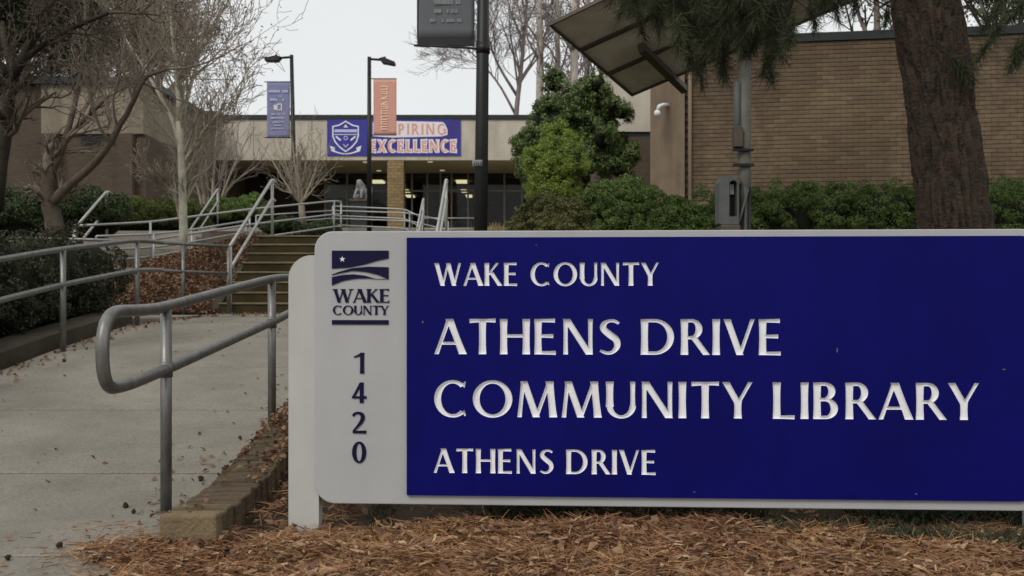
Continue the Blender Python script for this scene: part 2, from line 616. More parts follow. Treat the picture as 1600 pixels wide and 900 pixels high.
# footpath slabs
path = bpy.data.objects.new('footpath', None)
C.objects.link(path)
path['kind'] = 'structure'
MAT['footpath'] = Matrix.Identity(4)
WX0, WX1 = -3.88, -1.37
js = [-3.1, -1.74, -.38, .99, 2.36, 3.73, 5.10, 6.5, 7.9, 9.3, 10.7, 12.1, 13.68]
for y0, y1 in zip(js[:-1], js[1:]):
    a, b = y0 + .014, y1 - .014
    yy = [a, a + .01] + list(np.linspace(a + .01, b - .01, 8))[1:-1] + [b - .01, b]
    zz = [h(y) - (.006 if k in (0, len(yy) - 1) else 0) for k, y in enumerate(yy)]
    for side in ((WX0, WX1),):
        m_ = MB()
        x0, x1 = side
        xr = [x0, x0 + .01, x1 - .01, x1]
        for y, z in zip(yy, zz):
            for k, x in enumerate(xr):
                m_.v.append((x, y, z - (.006 if k in (0, 3) else 0)))
        n = len(yy)
        for j in range(n - 1):
            for i in range(3):
                q = j * 4 + i
                m_.f.append((q, q + 1, q + 5, q + 4))
        base = len(m_.v)
        rim = [j * 4 for j in range(n)] + [(n - 1) * 4 + i for i in (1, 2, 3)] + [j * 4 + 3 for j in range(n - 2, -1, -1)] + [2, 1]
        for r_ in rim:
            v = m_.v[r_]
            m_.v.append((v[0], v[1], v[2] - .1))
        for i in range(len(rim)):
            j = (i + 1) % len(rim)
            m_.f.append((rim[i], base + i, base + j, rim[j]))
        part('concrete_slab', m_, M['concrete'], path)
# wide landing to the left in front of the planting bank
m_ = MB().box(-6.5, WX0 - .01, 10.75, 13.3, .4, .715)
part('concrete_slab', m_, M['concrete'], path)

# left kerb
m_ = MB()
yy = list(np.linspace(3, 10.6, 20))
for y in yy:
    z = h(y)
    m_.v += [(-4.02, y, z - .2), (-4.02, y, z + .11), (-4.0, y, z + .13), (-4.22, y, z + .13), (-4.22, y, z - .2), (-3.93, y, z + .115), (-3.925, y, z - .2)]
for j in range(len(yy) - 1):
    a, b = j * 7, (j + 1) * 7
    for p, q in ((6, 5), (5, 2), (2, 3), (3, 4)):
        m_.f.append((a + p, a + q, b + q, b + p))
m_.f.append((6, 5, 2, 3, 4))
e = (len(yy) - 1) * 7
m_.f.append((e + 6, e + 5, e + 2, e + 3, e + 4))
struct('kerb', m_, M['concrete_dark'])

# brick kerb on the right of the path, every brick its own
bk = bpy.data.objects.new('brick_kerb', None)
C.objects.link(bk)
bk['kind'] = 'structure'
MAT['brick_kerb'] = Matrix.Identity(4)
part('end_block', MB().box(-1.345, -1.125, 3.90, 3.985, -.08, .112, .012), M['kerb_end'], bk)
meshes = []
for k in range(5):
    bb = MB().box(-.112 + random.uniform(-.004, .004), .112 + random.uniform(-.004, .004), -.0405, .0405, -.17, 0, .008)
    me = bpy.data.meshes.new('brick')
    me.from_pydata(bb.v, [], bb.f)
    me.materials.append(M['kerb_brick'])
    meshes.append(me)
y = 4.03
k = 0
while y < 12.5:
    o = bpy.data.objects.new('brick', meshes[k % 5])
    C.objects.link(o)
    o.parent = bk
    o.location = (-1.235 + random.uniform(-.006, .006), y, h(y) + .104 + random.uniform(-.007, .004))
    o.rotation_euler = (math.atan2(h(y + .1) - h(y - .1), .2) + random.uniform(-.03, .03), random.uniform(-.02, .02), random.uniform(-.03, .03))
    y += .088
    k += 1
m_ = MB()
yy = list(np.linspace(4.0, 12.4, 60))
for yv in yy:
    z = h(yv)
    m_.v += [(-1.33, yv, z - .1), (-1.33, yv, z + .085), (-1.14, yv, z + .085), (-1.14, yv, z - .1)]
for j in range(len(yy) - 1):
    a = j * 4
    for q in range(3):
        m_.f.append((a + q, a + q + 1, a + q + 5, a + q + 4))
part('mortar_bed', m_, M['mortar'], bk)

# stairs
st = thing('stairs', 'eight brown brick steps between two pipe handrails, climbing from the path', 'stairs', (-2.42, 13.7, .72))
for k in range(8):
    y0 = 13.7 + .3 * k
    z1 = .726 + .1468 * (k + 1)
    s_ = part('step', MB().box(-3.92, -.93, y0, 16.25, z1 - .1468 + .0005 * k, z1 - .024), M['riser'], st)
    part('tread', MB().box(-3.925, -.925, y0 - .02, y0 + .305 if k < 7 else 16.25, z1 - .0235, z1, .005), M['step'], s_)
# side walls of the stairs (cheek slabs)
for x0 in (-4.03, -.92):
    m_ = MB().add([(x0, 13.72, .6), (x0, 16.2, .6), (x0, 16.2, 1.97), (x0, 13.72, .80), (x0 + .1, 13.72, .6), (x0 + .1, 16.2, .6), (x0 + .1, 16.2, 1.97), (x0 + .1, 13.72, .80)],
                  [(0, 1, 2, 3), (4, 7, 6, 5), (0, 3, 7, 4), (3, 2, 6, 7), (1, 5, 6, 2), (0, 4, 5, 1)])
    part('cheek_wall', m_, M['concrete_dark'], st)
struct('landing', MB().box(-4.0, 3, 16.26, 21.6, 1.6, 1.925), M['plaza'])
# side flight up from the lower left
st2 = thing('stairs', 'pale concrete steps half hidden behind the bank, between the far left handrails', 'stairs', (-7.5, 18, 1.4))
for k in range(6):
    y0 = 17.6 + .34 * k
    z1 = 1.42 + .13 * (k + 1)
    part('step', MB().box(-9.6, -5.85, y0, 19.9, z1 - .13 + .0005 * k, z1), M['plaza'], st2)
struct('plaza', MB().box(-24, 12, 33, 75, 2.9, 3.2), M['plaza'])

# ---------------------------------------------------------------- building with the canopy
DF = 42.0
bld = thing('school_building', 'low building with a long beige fascia and dark glazed entrance under a deep canopy', 'building', (-6, 46, 3.5))
zb, zt = 6.58, 8.24
x = -15.4
k = 0
while x < 2.9:
    w = 2.4
    part('fascia_panel', MB().box(x + .008, x + w - .008, DF, DF + .35, zb, zt), M['fascia'], bld)
    x += w
    k += 1
part('coping', MB().box(-15.5, 4.0, DF - .06, DF + .5, zt + .003, zt + .19), M['coping'], bld)
part('soffit', MB().box(-15.4, 4.0, DF + .36, 46.5, zb + .01, zb + .1), M['soffit'], bld)
part('roof', MB().box(-15.4, 4.0, DF + .5, 72, zt - .3, zt), M['coping'], bld)
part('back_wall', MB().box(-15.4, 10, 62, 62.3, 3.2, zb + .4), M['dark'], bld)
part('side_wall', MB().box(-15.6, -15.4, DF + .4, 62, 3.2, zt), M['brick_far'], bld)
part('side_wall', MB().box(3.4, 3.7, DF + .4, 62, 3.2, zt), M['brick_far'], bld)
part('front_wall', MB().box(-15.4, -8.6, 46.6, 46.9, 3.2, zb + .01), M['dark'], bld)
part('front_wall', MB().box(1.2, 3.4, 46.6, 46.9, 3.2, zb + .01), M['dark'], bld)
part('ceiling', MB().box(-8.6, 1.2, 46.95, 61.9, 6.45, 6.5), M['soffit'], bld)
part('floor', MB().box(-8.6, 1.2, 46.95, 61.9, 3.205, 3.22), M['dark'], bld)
part('brick_column', MB().box(-5.12, -4.45, 42.02, 42.7, 3.2, zb - .005), M['brick_column'], bld)
# lobby lamps that are lit
for px, py, wpx in ((590, 283.5, 20), (722, 283.5, 18), (631, 298, 6), (637, 298, 5), (725, 298, 8), (641, 306, 12), (733, 306, 9)):
    d = (6.43 - EYE) * F / (HOR - py)
    c = P(px, py, d)
    w = wpx / F * d / 2
    part('ceiling_lamp', MB().box(c.x - w, c.x + w, d - .5, d + .5, 6.38, 6.44), M['lamp_on'], bld)
for px, py in ((672, 252.5), (691, 266), (592, 266.5), (571, 253)):
    d = (zb - EYE) * F / (HOR - py)
    c = P(px, py, d)
    part('downlight', MB().tube([(c.x, d, zb - .03), (c.x, d, zb + .005)], .11, 12), M['downlight'], bld)
# storefront
mull = [-8.5, -7.5, -6.4, -5.3, -4.55, -3.85, -3.25, -2.75, -2.0, -1.15, -.35, .45, 1.15]
for x in mull:
    part('mullion', MB().box(x - .04, x + .04, 46.55, 46.65, 3.2, zb), M['mullion'], bld)
for x0, x1 in zip(mull[:-1], mull[1:]):
    w_ = part('window', MB().box(x0 + .04, x1 - .04, 46.56, 46.64, 5.75, 5.83), M['mullion'], bld)
    part('pane', MB().box(x0 + .041, x1 - .041, 46.595, 46.605, 3.3, 5.749), M['glass'], w_)
    part('pane', MB().box(x0 + .041, x1 - .041, 46.595, 46.605, 5.831, zb - .01), M['glass'], w_)
    part('sill', MB().box(x0 + .041, x1 - .041, 46.56, 46.64, 3.2, 3.298), M['mullion'], w_)

# left wing
wing = thing('school_wing', 'brown brick wing with a dull beige band and narrow dark window behind bare trees', 'building', (-17, 36, 3.4))
XR = (228 - 800) / F * 34
part('wall', MB().box(-26, XR, 34, 48, 2.4, 6.36), M['brick_far'], wing)
part('upper_wall', MB().box(-26, -15.6, 34, 48, 6.362, 8.0), M['brick_far'], wing)
for a in np.arange(-15.59, XR - .5, 1.13):
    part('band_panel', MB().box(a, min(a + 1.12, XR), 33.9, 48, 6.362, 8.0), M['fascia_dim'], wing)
part('coping', MB().box(-26.1, XR + .15, 33.75, 48.1, 8.003, 8.22), M['coping'], wing)
w_ = part('window', MB().box(-14.3, -13.2, 33.97, 34.05, 6.0, 6.3), M['black'], wing)
part('pane', MB().box(-14.2, -13.3, 33.95, 33.965, 6.04, 6.26), M['glass'], w_)
for a in (-17.5, -15.5, -13.0):
    part('wall_pier', MB().box(a, a + .5, 33.7, 33.995, 2.4, 6.35), M['brick_far'], wing)
rh = thing('rooftop_housing', 'small olive box on the flat roof, left of the blue lamp banner', 'rooftop box', (-15.4, 52, 8.24))
part('housing_body', MB().box(-16.6, -14.4, 50, 52, 8.0, 9.9, .05), M['hedge_olive'], rh)
part('housing_lid', MB().box(-16.7, -14.3, 49.9, 52.1, 9.9, 10.05, .02), M['coping'], rh)

# right brick wing: wall of single bricks
A0 = Vector((3.14, 18.6, 0))
A1 = Vector((12.5, 17.12, 0))
wdir = (A1 - A0).normalized()
wang = math.atan2(wdir.y, wdir.x)
WL = (A1 - A0).length
bw_ = thing('brick_wing', 'windowless tan brick wall with dark metal coping behind the green hedge', 'building', (A0.x, A0.y, .8), wang)
ZT = 5.50 - .8
part('wall_core', MB().box(0, WL, .012, 8, 0, ZT), M['mortar'], bw_, local=True)
part('coping', MB().box(-.1, WL, -.05, 8.1, ZT + .002, ZT + .15), M['coping'], bw_, local=True)
part('pilaster', MB().box(-.62, -.005, -.12, .6, 0, ZT), M['pilaster'], bw_, local=True)
part('downpipe', MB().tube([(.09, -.08, .1), (.09, -.08, ZT - .02)], .035, 8), M['pilaster'], bw_, local=True, smooth=True)
me_b = bpy.data.meshes.new('brick')
tmp = MB().box(-.1025, .1025, -.012, .03, -.033, .033)
me_b.from_pydata(tmp.v, [], tmp.f)
me_b.materials.append(M['wall_brick'])
cells = []


def stain(x, z):
    """weathering of the wall: broad blotches and run-down streaks below the coping"""
    a_ = noise.noise(Vector((x * .55, z * .8, 3)))
    b_ = noise.noise(Vector((x * 3.1, z * .35, 9)))
    return 1 + .28 * a_ + .16 * b_ - .22 * max(0, (z - 4.2) / .5) * (b_ > -.1)


Minv = MAT[bw_.name]
row = 0
z = .05
while z < ZT - .03:
    x = .1 + (.105 if row % 2 else 0)
    while x < WL - .1:
        if not (x < .13 and row % 2 == 0) or True:
            wp = Minv @ Vector((x, 0, z))
            px = 800 + wp.x / wp.y * F
            py = HOR - (wp.z - EYE) / wp.y * F
            vis = 1072 < px < 1600 and 60 < py < 283 and not (1385 < px < 1545)
            score = abs(px - 1330) if vis else 9999
            cells.append((score, x, z))
        x += .21
    z += .0755
    row += 1
cells.sort()
for s_, x, z in cells[:296]:
    o = bpy.data.objects.new('brick', me_b)
    C.objects.link(o)
    o.parent = bw_
    o.location = (x, random.uniform(-.002, .002), z)
    k_ = stain(x, z)
    o.color = (k_, k_ * .99, k_ * .97, 1)
mm = MB()
tones = []
for s_, x, z in cells[296:]:
    dy = random.uniform(-.002, .002)
    n = len(mm.v)
    x0, x1, z0, z1 = x - .1025, x + .1025, z - .033, z + .033
    mm.add([(x0, dy - .012, z0), (x1, dy - .012, z0), (x1, dy - .012, z1), (x0, dy - .012, z1), (x0, .02, z0), (x1, .02, z0), (x1, .02, z1), (x0, .02, z1)],
           [(0, 1, 2, 3), (0, 4, 5, 1), (1, 5, 6, 2), (2, 6, 7, 3), (3, 7, 4, 0)])
    tones += [min(1, max(0, (stain(x, z) * random.uniform(.9, 1.08) - .55) / .95))] * 5
o = part('brick', mm, M['wall_brick_mass'], bw_, local=True, kind='stuff', fixn=False)
a = o.data.attributes.new('tone', 'FLOAT', 'FACE')
a.data.foreach_set('value', tones)

# recessed link between wing and canopy, seen left of the pilaster
lk = thing('link_building', 'short pale upper wall over brick, left of the pilaster with the white camera', 'building', (2.6, 24, 2.9))
part('upper_panel', MB().box(2.35, 4.6, 24, 26, 4.83, 7.0), M['fascia'], lk)
part('shadow_gap', MB().box(2.35, 4.6, 24.05, 26, 4.72, 4.828), M['coping'], lk)
part('brick_wall', MB().box(2.0, 4.6, 24.02, 26, 2.5, 4.718), M['brick_far'], lk)

# security camera on the pilaster
cp = P(1033, 170, 18.25)
sc_ = thing('security_camera', 'white gooseneck camera fixed high on the pilaster beside the pale wall', 'camera', (cp.x, cp.y, cp.z))
part('camera_arm', MB().tube([P(1043, 164, 18.5), P(1036, 164, 18.3), P(1030, 166, 18.2), P(1028, 172, 18.2)], .035, 8), M['white'], sc_, True)
part('dome', MB().ball(P(1027, 177, 18.2), .06, .06, .065), M['white'], sc_, True)

# ---------------------------------------------------------------- handrails
def post(parent, x, y, ztop, zbase, r, m):
    p = part('post', MB().tube([(x, y, zbase), (x, y, ztop)], r, 14), m, parent, True)
    return p


def round_path(pts, rad, n=6):
    """round the inner corners of a polyline"""
    pts = [Vector(p) for p in pts]
    out = [pts[0]]
    for i in range(1, len(pts) - 1):
        a, b, c = pts[i - 1], pts[i], pts[i + 1]
        ra = min(rad, (a - b).length * .48)
        rb = min(rad, (c - b).length * .48)
        p, q = b + (a - b).normalized() * ra, b + (c - b).normalized() * rb
        for k in range(n + 1):
            t = k / n
            out.append(p * (1 - t) ** 2 + b * 2 * t * (1 - t) + q * t * t)
    out.append(pts[-1])
    return out


XN = -1.52
hr = thing('handrail', 'near grey pipe handrail with a rounded loop end beside the sign', 'handrail', (XN, 4.5, 0))
rx = lambda yv: XN + .056 * max(0, yv - 4.5)          # the rail swings slightly towards the sign
loop = [(rx(q[0]), q[0], q[1]) for q in ((7.6, .98), (6.15, .80), (4.5, .625), (4.02, .592), (3.80, .60), (3.80, .888), (4.3, .888), (4.55, .905), (6.0, 1.045), (6.35, 1.065), (7.6, 1.08))]
part('rail', MB().tube(round_path(loop, .17, 7), .0245, 16), M['metal'], hr, True)
for yv, zt_ in ((4.5, .90), (6.1, 1.05), (7.5, 1.08)):
    post(hr, rx(yv), yv, zt_, h(yv) - .02, .0245, M['metal'])
for yv, zc_ in ((4.5, .625), (6.1, .795)):
    part('collar', MB().tube([(rx(yv), yv, zc_ - .034), (rx(yv), yv, zc_ + .034)], .0285, 16), M['metal'], hr, True)
for yv in (4.5, 6.1):
    part('base_flange', MB().tube([(rx(yv), yv, h(yv) - .004), (rx(yv), yv, h(yv) + .006)], .045, 18), M['metal'], hr)

XL = -3.77
hl = thing('handrail', 'grey two-rail pipe handrail along the dark hedge at the path left edge', 'handrail', (XL, 8.6, .5))
top = [(XL, yv, h(yv) + .86) for yv in (4.5, 6.1, 7.54, 8.6, 10.3, 11.0)]
low = [(XL, yv, h(yv) + .56) for yv in (4.5, 6.1, 7.54, 8.6, 10.3, 11.0)]
part('rail', MB().tube(round_path(top, .4), .024, 12), M['metal'], hl, True)
part('rail', MB().tube(round_path(low, .4), .024, 12), M['metal'], hl, True)
for yv in (5.2, 6.9, 8.6, 10.3):
    post(hl, XL, yv, h(yv) + .86, h(yv) - .02, .024, M['metal'])

hb = thing('handrail', 'short level two-rail handrail in front of the leaf-covered bank beside the stairs', 'handrail', (-4.5, 13.4, .72))
for dz in (0, -.36):
    part('rail', MB().tube([(-6.2, 12.6, 1.68 + dz), (-4.85, 13.0, 1.66 + dz), (-3.77, 13.62, 1.62 + dz)], .022, 10), M['metal'], hb, True)
for x, yv in ((-5.4, 12.85), (-4.28, 13.33), (-3.77, 13.62)):
    post(hb, x, yv, 1.63, .68, .022, M['metal'])


def stair_rail(label, X, y0, z0, y1, z1, m, r=.024, hgt=.9, flat=.0):
    t_ = thing('handrail', label, 'handrail', (X, y0, z0 - hgt), group='sloping handrails on the stairs')
    up = [(X, y0, z0), (X, y1, z1), (X, y1 + .22, z1 - .02)]
    part('rail', MB().tube(round_path(up, .1), r, 12), m, t_, True)
    part('rail', MB().tube(round_path([(X, y0 + .02, z0 - .3), (X, y1, z1 - .3), (X, y1 + .18, z1 - .32)], .1), r * .9, 12), m, t_, True)
    post(t_, X, y0, z0 - .01, z0 - hgt, r, m)
    post(t_, X, y1, z1 - .01, z1 - hgt - .06, r, m)
    return t_


stair_rail('steep double pipe handrail left of the lower brown steps', -3.77, 13.7, 1.63, 16.1, 2.80, M['metal_light'])
stair_rail('steep double pipe handrail at the lower steps, showing over the sign top', -1.035, 13.7, 1.63, 16.1, 2.80, M['metal_light'])
a = P(290, 370, 22); b = P(340, 295, 24.4)
stair_rail('double handrail rising just right of the pale straight tree trunk', a.x, 22, a.z, 24.4, b.z, M['metal_light'])
a = P(118, 356, 15.6); b = P(166, 299, 16.8)
stair_rail('far left double handrail rising behind the dark hedge', a.x, 15.6, a.z, 16.8, b.z, M['metal_light'])
a = P(652, 356, 23.4); b = P(659, 310, 25.0)
stair_rail('distant short handrail between the brick column and the glass doors', a.x, 23.4, a.z, 25, b.z, M['metal_light'])


def ramp_rail(label, pts, drops, r, hgt, m, step=1.9, grp='ramp guard rails'):
    t_ = thing('guard_rail', label, 'guard rail', (pts[0].x, pts[0].y, pts[0].z - hgt), group=grp)
    for dz in drops:
        part('rail', MB().tube(round_path([p + Vector((0, 0, -dz)) for p in pts], .3), r, 8), m, t_, True)
    for a, b in zip(pts[:-1], pts[1:]):
        n = max(1, int((b - a).length / step))
        for k in range(n):
            p = a.lerp(b, k / n)
            post(t_, p.x, p.y, p.z, p.z - hgt, r, m)
    p = pts[-1]
    post(t_, p.x, p.y, p.z, p.z - hgt, r, m)
    return t_


ramp_rail('long three-rail guard rail sloping up from the hedge to the small pale tree', [P(115, 353, 16), P(235, 347, 17), P(390, 327, 20), P(522, 314, 23), P(533, 315, 24)], (0, .3, .58), .02, .9, M['metal_light'])
ramp_rail('lower guard rail sloping behind the white tree trunk', [P(150, 369, 16.2), P(240, 366, 17), P(300, 359, 18.5), P(385, 345, 20)], (0, .22), .018, .7, M['metal_light'])
ramp_rail('far guard rail running in front of the brick column', [P(520, 322, 27), P(632, 327, 27), P(655, 338, 25.5)], (0, .25, .5), .02, .9, M['metal_light'], 2.4)
ramp_rail('bent two-rail guard rail below the pale statue and its dark pedestal', [P(400, 337, 24.5), P(520, 329, 26), P(640, 333, 26), P(700, 346, 24)], (0, .2), .018, .7, M['metal_light'], 2.2)
ramp_rail('level guard rail in front of the glass doors', [P(660, 341, 28), P(742, 341, 28)], (0, .3), .018, .8, M['metal_light'], 3)

# ---------------------------------------------------------------- lettering
def strip(L, Rr):
    return [[L[i], Rr[i], Rr[i + 1], L[i + 1]] for i in range(len(L) - 1)]


def Dg(x0, y0, x1, y1, w, flare=.16, n=4, serif=0):
    """near-vertical stroke with level ends, waisted like a flared sans"""
    L, Rr = [], []
    for i in range(n + 1):
        t = i / n
        x, y = x0 + (x1 - x0) * t, y0 + (y1 - y0) * t
        ww = w * (1 + flare * abs(2 * t - 1) ** 2.2) / 2
        L.append((x - ww, y))
        Rr.append((x + ww, y))
    q = strip(L, Rr)
    if serif:
        for x, y in ((x0, y0), (x1, y1)):
            if abs(y) < .01:
                q.append([(x - w / 2 - serif, y), (x + w / 2 + serif, y), (x + w / 2 + serif, y + .05), (x - w / 2 - serif, y + .05)])
            if abs(y - 1) < .01:
                q.append([(x - w / 2 - serif, y - .05), (x + w / 2 + serif, y - .05), (x + w / 2 + serif, y), (x - w / 2 - serif, y)])
    return q


def Hz(x0, x1, y, w, flare=.3, n=3, serif=0):
    L, Rr = [], []
    for i in range(n + 1):
        t = i / n
        ww = w * (1 + flare * t ** 2) / 2
        x = x0 + (x1 - x0) * t
        L.append((x, y + ww))
        Rr.append((x, y - ww))
    q = strip(L, Rr)
    if serif:
        a, b = (y - .12, y + .045) if y > .9 else ((y - .045, y + .12) if y < .1 else (y - .08, y + .08))
        q.append([(x1 - .05, a), (x1, a), (x1, b), (x1 - .05, b)])
    return q


def arc(cx, cy, rx, ry, a0, a1, wv, wh, n=22):
    """elliptic stroke between angles; wv width at the sides, wh at top and bottom"""
    L, Rr = [], []
    for i in range(n + 1):
        a = R(a0 + (a1 - a0) * i / n)
        ca, sa = math.cos(a), math.sin(a)
        L.append((cx + rx * ca, cy + ry * sa))
        Rr.append((cx + (rx - wv) * ca, cy + (ry - wh) * sa))
    return strip(L, Rr)


def spine(pts, ws, n=26):
    """Catmull-Rom spine with width"""
    P_ = [Vector((*p, w)) for p, w in zip(pts, ws)]
    P_ = [P_[0] * 2 - P_[1]] + P_ + [P_[-1] * 2 - P_[-2]]
    out = []
    m = len(P_) - 3
    for i in range(n + 1):
        t = i / n * m
        k = min(int(t), m - 1)
        t -= k
        a, b, c, d = P_[k:k + 4]
        out.append(.5 * ((2 * b) + (c - a) * t + (2 * a - 5 * b + 4 * c - d) * t * t + (3 * b - a - 3 * c + d) * t ** 3))
    L, Rr = [], []
    for i, p in enumerate(out):
        q = out[min(i + 1, n)] - out[max(i - 1, 0)]
        nn = Vector((-q.y, q.x)).normalized()
        L.append((p.x + nn.x * p.z / 2, p.y + nn.y * p.z / 2))
        Rr.append((p.x - nn.x * p.z / 2, p.y - nn.y * p.z / 2))
    return strip(L, Rr)


def glyph(ch, T=.15, t=.085, sf=0):
    """polygons of a letter one unit high, and its advance"""
    h2 = t / 2
    G = []
    if ch == 'A':
        G = Dg(.05, 0, .36, 1, t * 1.05, serif=sf) + Dg(.70, 0, .365, 1, T * 1.05, serif=sf * .9) + Hz(.14, .60, .31, t * .9, 0); adv = .75
    elif ch == 'B':
        G = Dg(.09, 0, .09, 1, T, serif=sf) + Hz(.09, .28, 1 - h2, t, 0) + Hz(.09, .30, .53, t, 0) + Hz(.09, .30, h2, t, 0)
        G += arc(.27, .755, .24, .245, -90, 90, T, t, 14) + arc(.29, .285, .28, .285, -90, 90, T * 1.05, t, 14); adv = .64
    elif ch == 'C':
        G = arc(.46, .5, .44, .52, 48, 312, T, t, 30) + [[(.74, .80), (.775, .98), (.735, .985), (.70, .86)], [(.74, .20), (.775, .04), (.735, .02), (.70, .14)]]; adv = .83
    elif ch == 'D':
        G = Dg(.09, 0, .09, 1, T, serif=sf) + Hz(.09, .34, 1 - h2, t, 0) + Hz(.09, .34, h2, t, 0) + arc(.33, .5, .47, .5, -90, 90, T, t, 24); adv = .86
    elif ch == 'E':
        G = Dg(.09, 0, .09, 1, T, serif=sf) + Hz(.09, .50, 1 - h2, t, serif=sf) + Hz(.09, .46, .52, t, serif=0) + Hz(.09, .52, h2, t, serif=sf); adv = .58
    elif ch == 'G':
        G = arc(.46, .5, .44, .52, 48, 330, T, t, 30) + Dg(.76, .1, .76, .48, T) + Hz(.55, .83, .48, t); adv = .90
    elif ch == 'H':
        G = Dg(.09, 0, .09, 1, T, serif=sf) + Dg(.64, 0, .64, 1, T, serif=sf) + Hz(.09, .64, .52, t, 0); adv = .74
    elif ch == 'I':
        G = Dg(.09, 0, .09, 1, T, serif=sf); adv = .19
    elif ch == 'K':
        G = Dg(.09, 0, .09, 1, T, serif=sf) + Dg(.13, .46, .52, 1, t * 1.15, serif=sf * .7) + Dg(.62, 0, .25, .60, T, serif=sf * .7); adv = .68
    elif ch == 'L':
        G = Dg(.09, 0, .09, 1, T, serif=sf) + Hz(.09, .50, h2, t); adv = .54
    elif ch == 'M':
        G = Dg(.06, 0, .15, 1, t * 1.0) + Dg(.86, 0, .77, 1, T) + Dg(.46, 0, .16, 1, T, .05) + Dg(.46, 0, .77, 1, t, .05); adv = .95
    elif ch == 'N':
        G = Dg(.08, 0, .08, 1, t * 1.1, serif=sf) + Dg(.68, 0, .68, 1, t * 1.1, serif=sf) + Dg(.66, 0, .10, 1, T * 1.05, .05); adv = .78
    elif ch == 'O':
        G = arc(.48, .5, .47, .52, 0, 360, T, t, 44); adv = .96
    elif ch == 'P':
        G = Dg(.09, 0, .09, 1, T) + Hz(.09, .28, 1 - h2, t, 0) + Hz(.09, .28, .44, t, 0) + arc(.27, .71, .27, .29, -90, 90, T, t, 14); adv = .58
    elif ch == 'R':
        G = Dg(.09, 0, .09, 1, T, serif=sf) + Hz(.09, .28, 1 - h2, t, 0) + Hz(.09, .28, .48, t, 0) + arc(.27, .72, .25, .28, -90, 90, T, t, 14) + Dg(.62, 0, .31, .49, T, .05); adv = .66
    elif ch == 'S':
        G = spine([(.49, .875), (.38, .945), (.24, .94), (.13, .86), (.12, .72), (.27, .56), (.42, .42), (.45, .24), (.35, .08), (.2, .045), (.04, .115)],
                  [t * .8, t, t, T * .85, T, T * 1.1, T * 1.05, T * .9, t * 1.1, t, t * .8], 40); adv = .56
    elif ch == 'T':
        G = Dg(.33, 0, .33, 1, T, serif=sf) + Hz(.33, .65, 1 - h2, t, serif=sf) + [[(1 - 0, 0)] * 0 or [(.33, 1), (.33, 1 - t), (.01, 1 - t * 1.3), (.01, 1)]]; adv = .66
    elif ch == 'U':
        G = Dg(.09, .30, .09, 1, T) + Dg(.63, .30, .63, 1, t * 1.15) + arc(.36, .34, .345, .36, 180, 360, T * .9, t, 24); adv = .72
    elif ch == 'V':
        G = Dg(.37, 0, .06, 1, T, .05, serif=0) + Dg(.37, 0, .67, 1, t, .1); adv = .72
    elif ch == 'W':
        G = Dg(.31, 0, .06, 1, T, .05) + Dg(.31, 0, .53, 1, t, .05) + Dg(.77, 0, .53, 1, T, .05) + Dg(.77, 0, 1.0, 1, t, .1); adv = 1.05
        if sf:
            for x in (.06, .53, 1.0):
                G.append([(x - T / 2 - sf, .95), (x + T / 2 + sf, .95), (x + T / 2 + sf, 1), (x - T / 2 - sf, 1)])
    elif ch == 'X':
        G = Dg(.62, 0, .06, 1, T) + Dg(.06, 0, .62, 1, t * 1.2); adv = .68
    elif ch == 'Y':
        G = Dg(.33, 0, .33, .52, T, serif=sf) + Dg(.33, .42, .05, 1, T, .05, serif=sf * .8) + Dg(.34, .42, .62, 1, t, .1, serif=sf * .8); adv = .68
    elif ch == '1':
        G = Dg(.36, 0, .36, 1, T) + [[(.36, 1), (.36, .86), (.10, .76), (.10, .82)]]; adv = .6
    elif ch == '4':
        G = Dg(.46, 0, .46, 1, T, .05) + Hz(.02, .68, .27, t) + Dg(.07, .25, .44, 1, t * 1.2, .05); adv = .7
    elif ch == '2':
        G = spine([(.06, .80), (.12, .91), (.27, .955), (.42, .88), (.46, .72), (.38, .5), (.2, .25), (.08, .09)], [t, t * 1.1, t * 1.1, T * .9, T, T * .9, t, t], 30) + Hz(.04, .6, .045, t * 1.15); adv = .62
    elif ch == '0':
        G = arc(.31, .5, .30, .52, 0, 360, T * 1.05, t * .9, 40); adv = .62
    else:
        adv = .30
    return G, adv


def layout(text, x0, x1, z0, z1, T=.15, t=.085, gap=.13, sf=0):
    """glyph polygons scaled into a rectangle; list of (char, polygons)"""
    out, x = [], 0
    for ch in text:
        G, adv = glyph(ch, T, t, sf)
        if G:
            out.append((ch, [[(x + px, pz) for px, pz in q] for q in G]))
        x += adv + (gap if ch != ' ' else .06)
    allx = [p[0] for _, g in out for q in g for p in q]
    mn, mxx = min(allx), max(allx)
    sx, sz = (x1 - x0) / (mxx - mn), z1 - z0
    return [(c, [[(x0 + (px - mn) * sx, z0 + pz * sz) for px, pz in q] for q in g]) for c, g in out]


def cdt_union(polys_by_id, outline=None):
    """triangulate; returns verts, {id: [tris]}, id -1 = outline only"""
    vs, fs, ids = [], [], []
    if outline:
        fs.append(list(range(len(outline))))
        vs += [Vector(p) for p in outline]
        ids.append(-1)
    for i, polys in polys_by_id.items():
        for q in polys:
            area = sum(q[k][0] * q[(k + 1) % len(q)][1] - q[(k + 1) % len(q)][0] * q[k][1] for k in range(len(q)))
            if abs(area) < 1e-12:
                continue
            if area < 0:
                q = q[::-1]
            n = len(vs)
            vs += [Vector(p) for p in q]
            fs.append(list(range(n, n + len(q))))
            ids.append(i)
    V, E, Fc, ov, oe, of = delaunay_2d_cdt(vs, [], fs, 1 if outline else 1, 1e-6, True)
    res = {}
    for tri, src in zip(Fc, of):
        s_ = [ids[k] for k in src]
        if not s_:
            continue
        g = [k for k in s_ if k >= 0]
        res.setdefault(g[0] if g else -1, []).append(tri)
    return V, res


